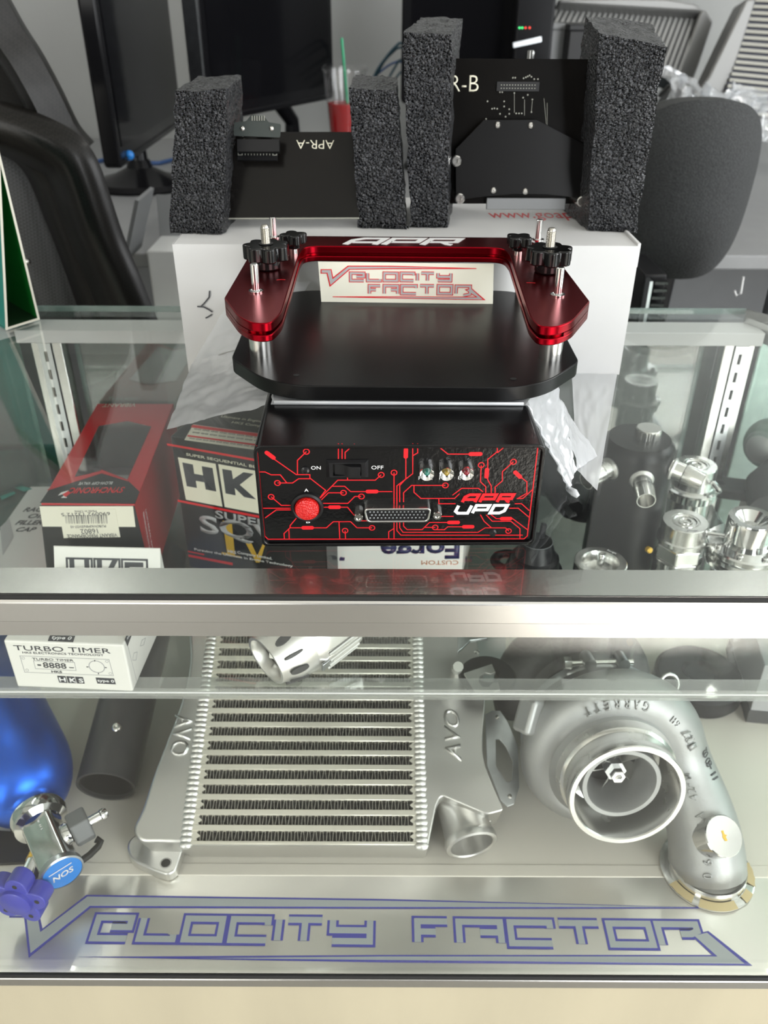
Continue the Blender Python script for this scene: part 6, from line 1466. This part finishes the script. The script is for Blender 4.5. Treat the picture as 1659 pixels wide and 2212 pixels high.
c0 = PZ(452, 268, .055); c1 = PZ(722, 213, .055)
t, X, wd = monitor('monitor', 'large black monitor facing the counter, behind the left foam blocks', c0, c1, .40, .035, ((c0.x + c1.x) / 2 + .02, (c0.y + c1.y) / 2 + .10, 0))
W(MB().box((-.004, .20, -.016), (.006, .39, .034), X).build('side_trim', 'zinc', t), t)
d0 = PZ(866, 256, -.0); d0.y = 2.2; e0 = PY(866, 225, 2.2); e1 = PY(1095, 225, 2.2)
t, X, wd = monitor('monitor', 'black monitor between the cup and the computer tower', e0, e1, .42, .04, ((e0.x + e1.x) / 2, 2.28, 0))

def tower():
    a, b = PY(1098, 250, 2.12), PY(1178, 250, 2.12); z0 = T + DK + .0005; h = .44
    t = thing('computer_tower', 'narrow black computer tower with small status lights', 'computer', ((a.x + b.x) / 2, 2.3, T + DK))
    W(MB().box(((a.x + b.x) / 2, 2.33, z0 + h / 2), (b.x - a.x, .42, h)).build('tower_case', 'monitor', t, bevel=.006), t)
    f = 2.1195
    p, q = PY(1108, 98, f), PY(1170, 84, f)
    W(MB().box(((p.x + q.x) / 2, f - .001, (p.z + q.z) / 2), (q.x - p.x, .003, .010), R=Matrix.Rotation(-.20, 3, 'Y')).build('reflection_bar', 'zinc', t), t)  # pale bar stands in for a reflection on the tower front
    for x, m in ((1122, 'led_green'), (1128, 'led_green'), (1135, 'led_red'), (1144, 'led_red')): c = PY(x, 60, f); W(MB().sphere((c.x, f - .001, c.z), .0017, 10, 6).build('status_light', m, t), t)
    c = PY(1146, 118, f); W(MB().box((c.x, f - .002, c.z), (.014, .006, .016)).build('power_button', 'steel_bright', t, bevel=.002), t)
tower()

def boxes():
    for lab, x0, x1, y0, Y, m in (('small pale grey box beside the computer tower', 1185, 1222, 62, 2.2, 'desk'), ('black box between the pale box and the right foam block', 1230, 1296, 64, 2.15, 'black_satin')):
        a, b = PY(x0, y0, Y), PY(x1, y0, Y); z0 = T + DK + .0005
        t = thing('storage_box', lab, 'box', ((a.x + b.x) / 2, Y + .08, z0)); W(MB().box(((a.x + b.x) / 2, Y + .08, (z0 + a.z) / 2), (b.x - a.x, .16, a.z - z0)).build('box_body', m, t, bevel=.004), t)
        W(MB().box(((a.x + b.x) / 2, Y + .08, a.z + .004), (b.x - a.x + .002, .164, .012)).build('box_lid', m, t, bevel=.002), t)
    a = PZ(318, 500, -.03); t = thing('cardboard_box', 'open grey box on the floor behind the counter, right of the racing seat', 'box', (a.x + .10, a.y - .55, 0))
    p, q = PY(322, 600, 1.33), PY(386, 600, 1.33); z1 = PY(330, 545, 1.33).z
    W(MB().box(((p.x + q.x) / 2 + .05, 1.385, z1 / 2 + .001), (q.x - p.x + .10, .10, z1)).build('box_body', 'paper', t, bevel=.003), t)
    W(MB().box((p.x - .02, 1.385, z1 + .03), (.006, .10, .10), R=Matrix.Rotation(.35, 3, 'Y')).build('box_flap', 'grey_paint', t), t)
    W(MB().box(((p.x + q.x) / 2 + .05, 1.437, z1 + .030), (q.x - p.x + .10, .005, .07), R=Matrix.Rotation(-.15, 3, 'X')).build('box_flap', 'desk', t), t)
boxes()

def cup():
    r = PY(745, 160, 2.16); t = thing('drink_cup', 'clear plastic cup of red drink with a green straw', 'cup', (r.x, 2.16, T + DK)); z = T + DK + .0005; h = PY(745, 150, 2.16).z - z; rt = .050; X = XF((r.x, 2.16, z))
    W(MB().lathe([(.030, 0), (.032, .002), (rt, h - .004), (rt + .002, h - .003), (rt + .0015, h), (rt - .001, h), (.031, .004), (1e-6, .004)], 40, X, cap=True).build('cup_wall', 'cup', t), t)
    hl = h * .70; W(MB().lathe([(1e-6, .006), (.030, .006), (lerp(.031, rt, .70) - .0025, hl), (1e-6, hl)], 36, X, cap=False).build('drink', 'drink', t), t)
    a, b = PY(753, 250, 2.16), PY(738, 82, 2.16); W(MB().tube([a, b], .0032, 10).build('straw', 'straw', t), t)
    W(MB().lathe([(rt + .003, h - .002), (rt + .003, h + .004), (rt - .004, h + .010), (.012, h + .012), (.006, h + .012)], 40, X, cap=False).build('lid', 'cup', t), t)
cup()

def cables():
    R = random.Random(8)
    for k, (pts, m, r) in enumerate(((((790, 205), (815, 150), (845, 110), (868, 88)), 'cable', .0035), (((800, 190), (830, 130), (866, 96)), 'cable', .003), (((812, 215), (842, 165), (868, 120)), 'cable', .003), (((760, 175), (800, 172), (840, 140), (866, 130)), 'cable_blue', .0028), (((828, 215), (850, 175), (870, 150)), 'cable', .003))):
        P = [PY(x, y, 2.5 + .02 * k) for x, y in pts]; t = thing('cable', ['thick teal cable looping behind the cup', 'teal cable rising right of the cup', 'lowest teal cable beside the tall foam block', 'thin blue cable crossing behind the straw', 'short teal cable next to the black monitor'][k], 'cable', P[0].xy.to_3d() + Vector((0, 0, T + DK)), group='cables behind the cup')
        P = [Vector((P[0].x - .02, P[0].y - .05, T + DK + .004))] + P + [Vector((P[-1].x + .10, P[-1].y - .05, P[-1].z - .06))]
        S = []
        for i in range(len(P) - 1):
            for s in range(4): S.append(P[i].lerp(P[i + 1], s / 4))
        S.append(P[-1]); S = [S[0]] + [(S[i - 1] + S[i] * 2 + S[i + 1]) / 4 for i in range(1, len(S) - 1)] + [S[-1]]
        W(MB().tube(S, r, 8).build('cable_run', m, t), t)
    for lab, pts, m in (('dark cable curling on the desk in front of the middle monitor', ((640, 240), (652, 268), (668, 282), (690, 276), (712, 262), (735, 268)), 'cable'), ('blue cable on the desk between the two left monitors', ((195, 352), (222, 346), (250, 348), (300, 352), (345, 352), (372, 345)), 'cable_blue')):
        P = [PZ(x, y, DK + .005) for x, y in pts]; t = thing('cable', lab, 'cable', P[0]); W(MB().tube(P, .005, 8).build('cable_run', m, t), t)
    P = [PZ(*q, DK + .001) for q in ((470, 300), (740, 300), (740, 262), (540, 262))]; t = thing('paper_sheets', 'white paper sheets on the desk under the middle monitor', 'paper', (P[0] + P[2]) / 2)
    W(MB().hexa([q - Vector((0, 0, .0008)) for q in P] + [q + Vector((0, 0, .0008)) for q in P]).build('sheet', 'card_white', t, smooth=0), t)
    P = [PZ(*q, DK + .001) for q in ((130, 372), (205, 362), (213, 353), (122, 358))]; t = thing('paper_sheets', 'white paper sheet on the desk behind the racing seat', 'paper', (P[0] + P[2]) / 2)
    W(MB().hexa([q - Vector((0, 0, .0008)) for q in P] + [q + Vector((0, 0, .0008)) for q in P]).build('sheet', 'card_white', t, smooth=0), t)
    P = [PZ(*q, DK + .001) for q in ((150, 398), (218, 380), (222, 374), (160, 386))]; t = thing('pen', 'dark pen on the desk left of the round monitor stand', 'pen', (P[0] + P[2]) / 2); W(MB().tube([P[0] + Vector((0, 0, .004)), P[1] + Vector((0, 0, .004))], [.003, .005], 10).build('barrel', 'black_satin', t), t)
cables()

def leaning_cooler(lab, Y, corners, n, slot, bar, along, tank):
    # corners: top left, top right, bottom right, bottom left of the slotted core, measured at depth Y (leaning back a little)
    tl, tr_, br, bl = [PY(x, y, Y + dy) for (x, y), dy in zip(corners, (.06, .06, 0, 0))]
    o = bl; t = thing('spare_intercooler', lab, 'intercooler', Vector(((bl.x + br.x) / 2, Y, T + DK)))
    nrm = (br - bl).cross(tl - bl).normalized()
    if nrm.y > 0: nrm = -nrm
    W(MB().hexa([q - nrm * .06 for q in (bl, br, tr_, tl)] + [q - nrm * .008 for q in (bl, br, tr_, tl)]).build('core_block', slot, t, smooth=0), t)
    for k in range(n + 1):
        s0, s1 = k / n, k / n
        if along == 'v': a, b = bl.lerp(br, s0), tl.lerp(tr_, s0); wv = (br - bl).normalized() * ((br - bl).length / n * .31)
        else: a, b = bl.lerp(tl, s0), br.lerp(tr_, s0); wv = (tl - bl).normalized() * ((tl - bl).length / n * .26)
        q = [a - wv, a + wv, b + wv, b - wv]
        W(MB().hexa([p - nrm * .012 for p in q] + [p for p in q]).build('bar', bar, t, smooth=0), t)
    for pts in tank:
        P = [PY(x, y, Y + .03) for x, y in pts]; W(MB().add([tuple(p - nrm * .07) for p in P] + [tuple(p + nrm * .002) for p in P], [tuple(range(len(P) - 1, -1, -1)), tuple(range(len(P), 2 * len(P)))] + [(i, (i + 1) % len(P), len(P) + (i + 1) % len(P), len(P) + i) for i in range(len(P))]).build('end_tank', 'bg_alu', t, bevel=.006), t)
    return t
leaning_cooler('grey intercooler with upright slots, leaning on the wall behind the right foam block', 2.35, ((1210, 8), (1514, 26), (1462, 168), (1160, 100)), 26, 'bg_slot', 'bg_alu', 'v',
               [((1514, 20), (1526, 22), (1541, 48), (1510, 140), (1488, 200), (1440, 196), (1462, 168)), ((1205, -2), (1350, -4), (1440, -2), (1500, 8), (1520, 22), (1510, 27), (1208, 9)), ((1452, 165), (1462, 170), (1460, 184), (1440, 184))])
leaning_cooler('pale intercooler with level slots, leaning at the right edge', 2.2, ((1632, 0), (1800, 6), (1760, 260), (1556, 236)), 18, 'bg_slot_blue', 'bg_bar', 'h',
               [((1612, -4), (1634, -2), (1558, 238), (1500, 206), (1530, 165), (1566, 90)),])

def wrap():
    R = random.Random(3)
    t = thing('plastic_wrap', 'crumpled clear plastic wrap behind the grey office chair', 'plastic wrap', (.62, 1.75, T + DK))
    a, b, c, d = PY(1430, 262, 1.75), PY(1665, 312, 1.75), PY(1665, 230, 1.95), PY(1440, 188, 1.95)
    def f(u, v):
        p = a.lerp(b, u).lerp(d.lerp(c, u), v); n_ = noise.noise_vector((u * 6, v * 4, 1.3)) * .035 + noise.noise_vector((u * 15, v * 10, 4)) * .02
        return p + n_ * (1 if 0 < v else .3) + Vector((0, 0, .03 * sin(pi * v)))
    W(MB().grid(f, 46, 26).build('wrap_sheet', 'bag_clear', t, smooth=.5), t)
wrap()

def office_chair():
    Y = 1.22; c = PY(1500, 425, Y)
    t = thing('office_chair', 'dark grey fabric office chair seen from behind the counter', 'chair', (c.x + .02, Y + .15, 0))
    hw, hh = (PY(1652, 420, Y).x - PY(1352, 420, Y).x) / 2, (PY(1500, 226, Y).z - PY(1500, 612, Y).z) / 2
    c = PY(1504, 420, Y)
    def f(u, v):
        a = 2 * pi * u; e = 2.7
        x = math.copysign(abs(cos(a)) ** (2 / e), cos(a)); z = math.copysign(abs(sin(a)) ** (2 / e), sin(a))
        r = sin(v * pi / 2)
        bulge = .030 * (1 - r ** 3)
        return (c.x + hw * x * r * (1 + .06 * z), Y - bulge + .05 * (x * r) ** 2, c.z + hh * z * r)
    m = MB(); m.grid(f, 64, 12); m.grid(lambda u, v: Vector(f(1 - u, v)) + Vector((0, (.05 + .02 * (1 - v)) if v < 1 else 0, 0)), 64, 12)
    W(m.build('backrest', 'chair_mesh', t, smooth=2), t)
    W(MB().box((c.x, Y + .30, .46), (.46, .44, .07)).build('seat', 'chair_mesh', t, bevel=.03, segs=4), t)
    W(MB().tube([(c.x, Y + .08, c.z - .10), (c.x, Y + .12, .50), (c.x, Y + .28, .42)], .022, 12).build('back_stem', 'black_satin', t), t)
    W(MB().tube([(c.x, Y + .30, .43), (c.x, Y + .30, .10)], .028, 14).build('gas_lift', 'black_satin', t), t)
    for k in range(5):
        a = 2 * pi * k / 5; e = (c.x + .28 * cos(a), Y + .30 + .28 * sin(a))
        l = W(MB().tube([(c.x, Y + .30, .11), (e[0], e[1], .075)], [.025, .016], 10).build('base_leg', 'black_satin', t), t)
        MB().tube([(e[0] - .012, e[1], .028), (e[0] + .012, e[1], .028)], .027, 14).build('caster', 'black_satin', l)
    a, b = PY(1606, 598, Y + .02), PY(1600, 634, Y + .02); W(MB().tube([a, b, b + Vector((-.006, 0, -.003)), b + Vector((-.010, 0, .004))], .0016, 8).build('wire_hook', 'lamp_body', t), t)
office_chair()

def amp():
    Y = 1.07; a, b = PY(1386, 662, Y), PY(1446, 600, Y); z0, z1 = T - .20, b.z
    t = thing('heat_sink_unit', 'black finned heat sink unit behind the white box', 'heat sink', ((a.x + b.x) / 2, Y + .05, 0))
    W(MB().box(((a.x + b.x) / 2, Y + .06, z1 / 2 + .001), (b.x - a.x, .10, z1)).build('unit_body', 'black_satin', t, bevel=.002), t)
    n = 9
    for k in range(n):
        z = z1 - .004 - k * .0095; W(MB().box(((a.x + b.x) / 2 + .002, Y, z), (b.x - a.x - .012, .024, .0035)).build('cooling_fin', 'black_plastic', t, smooth=0), t)
    W(MB().box((a.x + .002, Y - .008, z1 - .05), (.004, .018, .10)).build('end_plate', 'zinc', t), t)
    Yc = 1.04; p, q = PY(1640, 690, Yc), PY(1700, 540, Yc)
    t2 = thing('steel_bracket', 'pale steel bracket standing behind the counter at the right edge', 'bracket', (p.x + .02, Yc, 0)); W(MB().box((p.x + .03, Yc, q.z / 2 + .0005), (.05, .02, q.z)).build('upright', 'zinc', t2, bevel=.002), t2)
    W(MB().box((p.x + .012, Yc - .0105, q.z - .05), (.006, .003, .05)).build('slot', 'dark', t2, smooth=0), t2)
amp()

# ------------------------------------------------------------------ carbon bucket seat at the left
def bucket_seat():
    Y = 1.12
    t = thing('racing_seat', 'glossy carbon fibre racing bucket seat behind the counter at far left', 'racing seat', (-.62, 1.35, 0))
    def strip(name, m, A, B, dA, dB, thick=.012, sm=1.0):
        # ribbon between two measured curves, A at depth dA, B at depth dB
        n = 40
        def cur(C, s):
            x = s * (len(C) - 1); i = min(int(x), len(C) - 2); f_ = x - i; P = [Vector(p) for p in C]
            p0, p1, p2, p3 = P[max(i - 1, 0)], P[i], P[i + 1], P[min(i + 2, len(P) - 1)]
            return .5 * ((2 * p1) + (p2 - p0) * f_ + (2 * p0 - 5 * p1 + 4 * p2 - p3) * f_ ** 2 + (3 * p1 - p0 - 3 * p2 + p3) * f_ ** 3)
        def f(u, v):
            a, b = cur(A, u), cur(B, u); p = a.lerp(b, v); return PY(p.x, p.y, lerp(dA, dB, v) - .03 * sin(pi * v))
        return W(MB().grid(f, n, 10, thick=thick).build(name, m, t, smooth=sm), t)
    # upright shell: outer edge, then the inner face to the left
    edge = [(-30, -20), (20, 70), (60, 132), (100, 205), (140, 285), (178, 330)]
    strip('shell_back', 'carbon', edge, [(-170, -20), (-150, 70), (-130, 132), (-110, 205), (-95, 262), (-80, 300)], Y + .02, Y + .16)
    strip('shell_rim', 'carbon', [(x + 1, y) for x, y in edge], [(x - 14, y + 12) for x, y in edge], Y, Y + .005, .02)
    # side bolster: a wide arch running down
    o = [(-60, 240), (20, 258), (90, 282), (150, 310), (185, 350), (215, 432), (245, 520), (280, 600), (318, 690), (330, 720)]
    i = [(-60, 285), (10, 296), (60, 318), (112, 352), (135, 385), (158, 450), (185, 525), (215, 600), (250, 690), (262, 720)]
    strip('side_bolster', 'carbon', o, i, Y - .04, Y + .01, .02)
    i2 = [(-60, 310), (0, 312), (40, 330), (70, 365), (90, 405), (112, 460), (140, 530), (165, 600), (196, 690), (206, 720)]
    strip('inner_bolster', 'carbon', [(x, y - 2) for x, y in i], i2, Y + .01, Y + .08, .015)
    strip('seat_back_pad', 'seat_weave', [(x, y - 2) for x, y in i2], [(-60, 330), (-55, 340), (-50, 375), (-45, 420), (-40, 470), (-30, 540), (-20, 610), (-10, 690), (0, 720)][:9] + [(0, 720)], Y + .085, Y + .10, .02)
    # harness slot openings
    for q in (((30, 480), (78, 466), (82, 482), (34, 496)), ((78, 636), (140, 628), (148, 650), (84, 656))):
        P = [PY(x, y, Y + .060) for x, y in q]; W(MB().add([tuple(p) for p in P] + [tuple(p + Vector((0, .01, 0))) for p in P], [(3, 2, 1, 0), (4, 5, 6, 7), (0, 1, 5, 4), (1, 2, 6, 5), (2, 3, 7, 6), (3, 0, 4, 7)]).build('harness_slot', 'dark', t, smooth=0), t)
        W(MB().tube([P[3], P[2]], .004, 8).build('slot_rim', 'carbon', t), t)
    # base shell to the floor
    W(MB().box((-.68, 1.20, .22), (.42, .40, .44)).build('base_shell', 'carbon', t, bevel=.06, segs=4), t)
    for x, y in ((170, 512), (60, 565)): p = PY(x, y, Y - .02); W(MB().sphere(p, .004, 10, 6).build('bolt', 'screw', t), t)
bucket_seat()

def green_display():
    A, B = PZ(12, 713, .0008), PZ(86, 690, .0008); Tp = PY(-8, 300, (A.y + B.y) / 2)
    t = thing('tent_display', 'open green triangular card display with cream edges, at the left end of the counter', 'card display', (A + B) / 2)
    d = Vector((-.68, .73, 0)).normalized() * .15; th = .0018
    def wall(p, q, inner, outer, nm):
        n = (q - p).cross(d).normalized()
        cen = (A + B + Tp) / 3
        if (cen - p).dot(n) < 0: n = -n
        W(MB().hexa([p, q, q + d, p + d, p + n * th, q + n * th, q + d + n * th, p + d + n * th]).build(nm, outer, t, smooth=0), t)
        W(MB().hexa([p + n * th, q + n * th, q + d + n * th, p + d + n * th, p + n * (th + .0003), q + n * (th + .0003), q + d + n * (th + .0003), p + d + n * (th + .0003)]).build(nm + '_lining', inner, t, smooth=0), t)
        e = -d.normalized() * .0006
        W(MB().hexa([p + e, q + e, q, p, p + e + n * (th + .0004), q + e + n * (th + .0004), q + n * (th + .0004), p + n * (th + .0004)]).build('cut_edge', 'card_edge', t, smooth=0), t)
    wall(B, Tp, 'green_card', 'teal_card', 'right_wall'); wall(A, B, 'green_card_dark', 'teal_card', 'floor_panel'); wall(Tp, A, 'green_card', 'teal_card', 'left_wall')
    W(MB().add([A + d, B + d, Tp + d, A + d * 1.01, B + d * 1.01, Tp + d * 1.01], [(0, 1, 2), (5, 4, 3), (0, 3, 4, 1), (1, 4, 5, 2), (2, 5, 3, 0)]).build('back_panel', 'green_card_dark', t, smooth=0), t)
green_display()
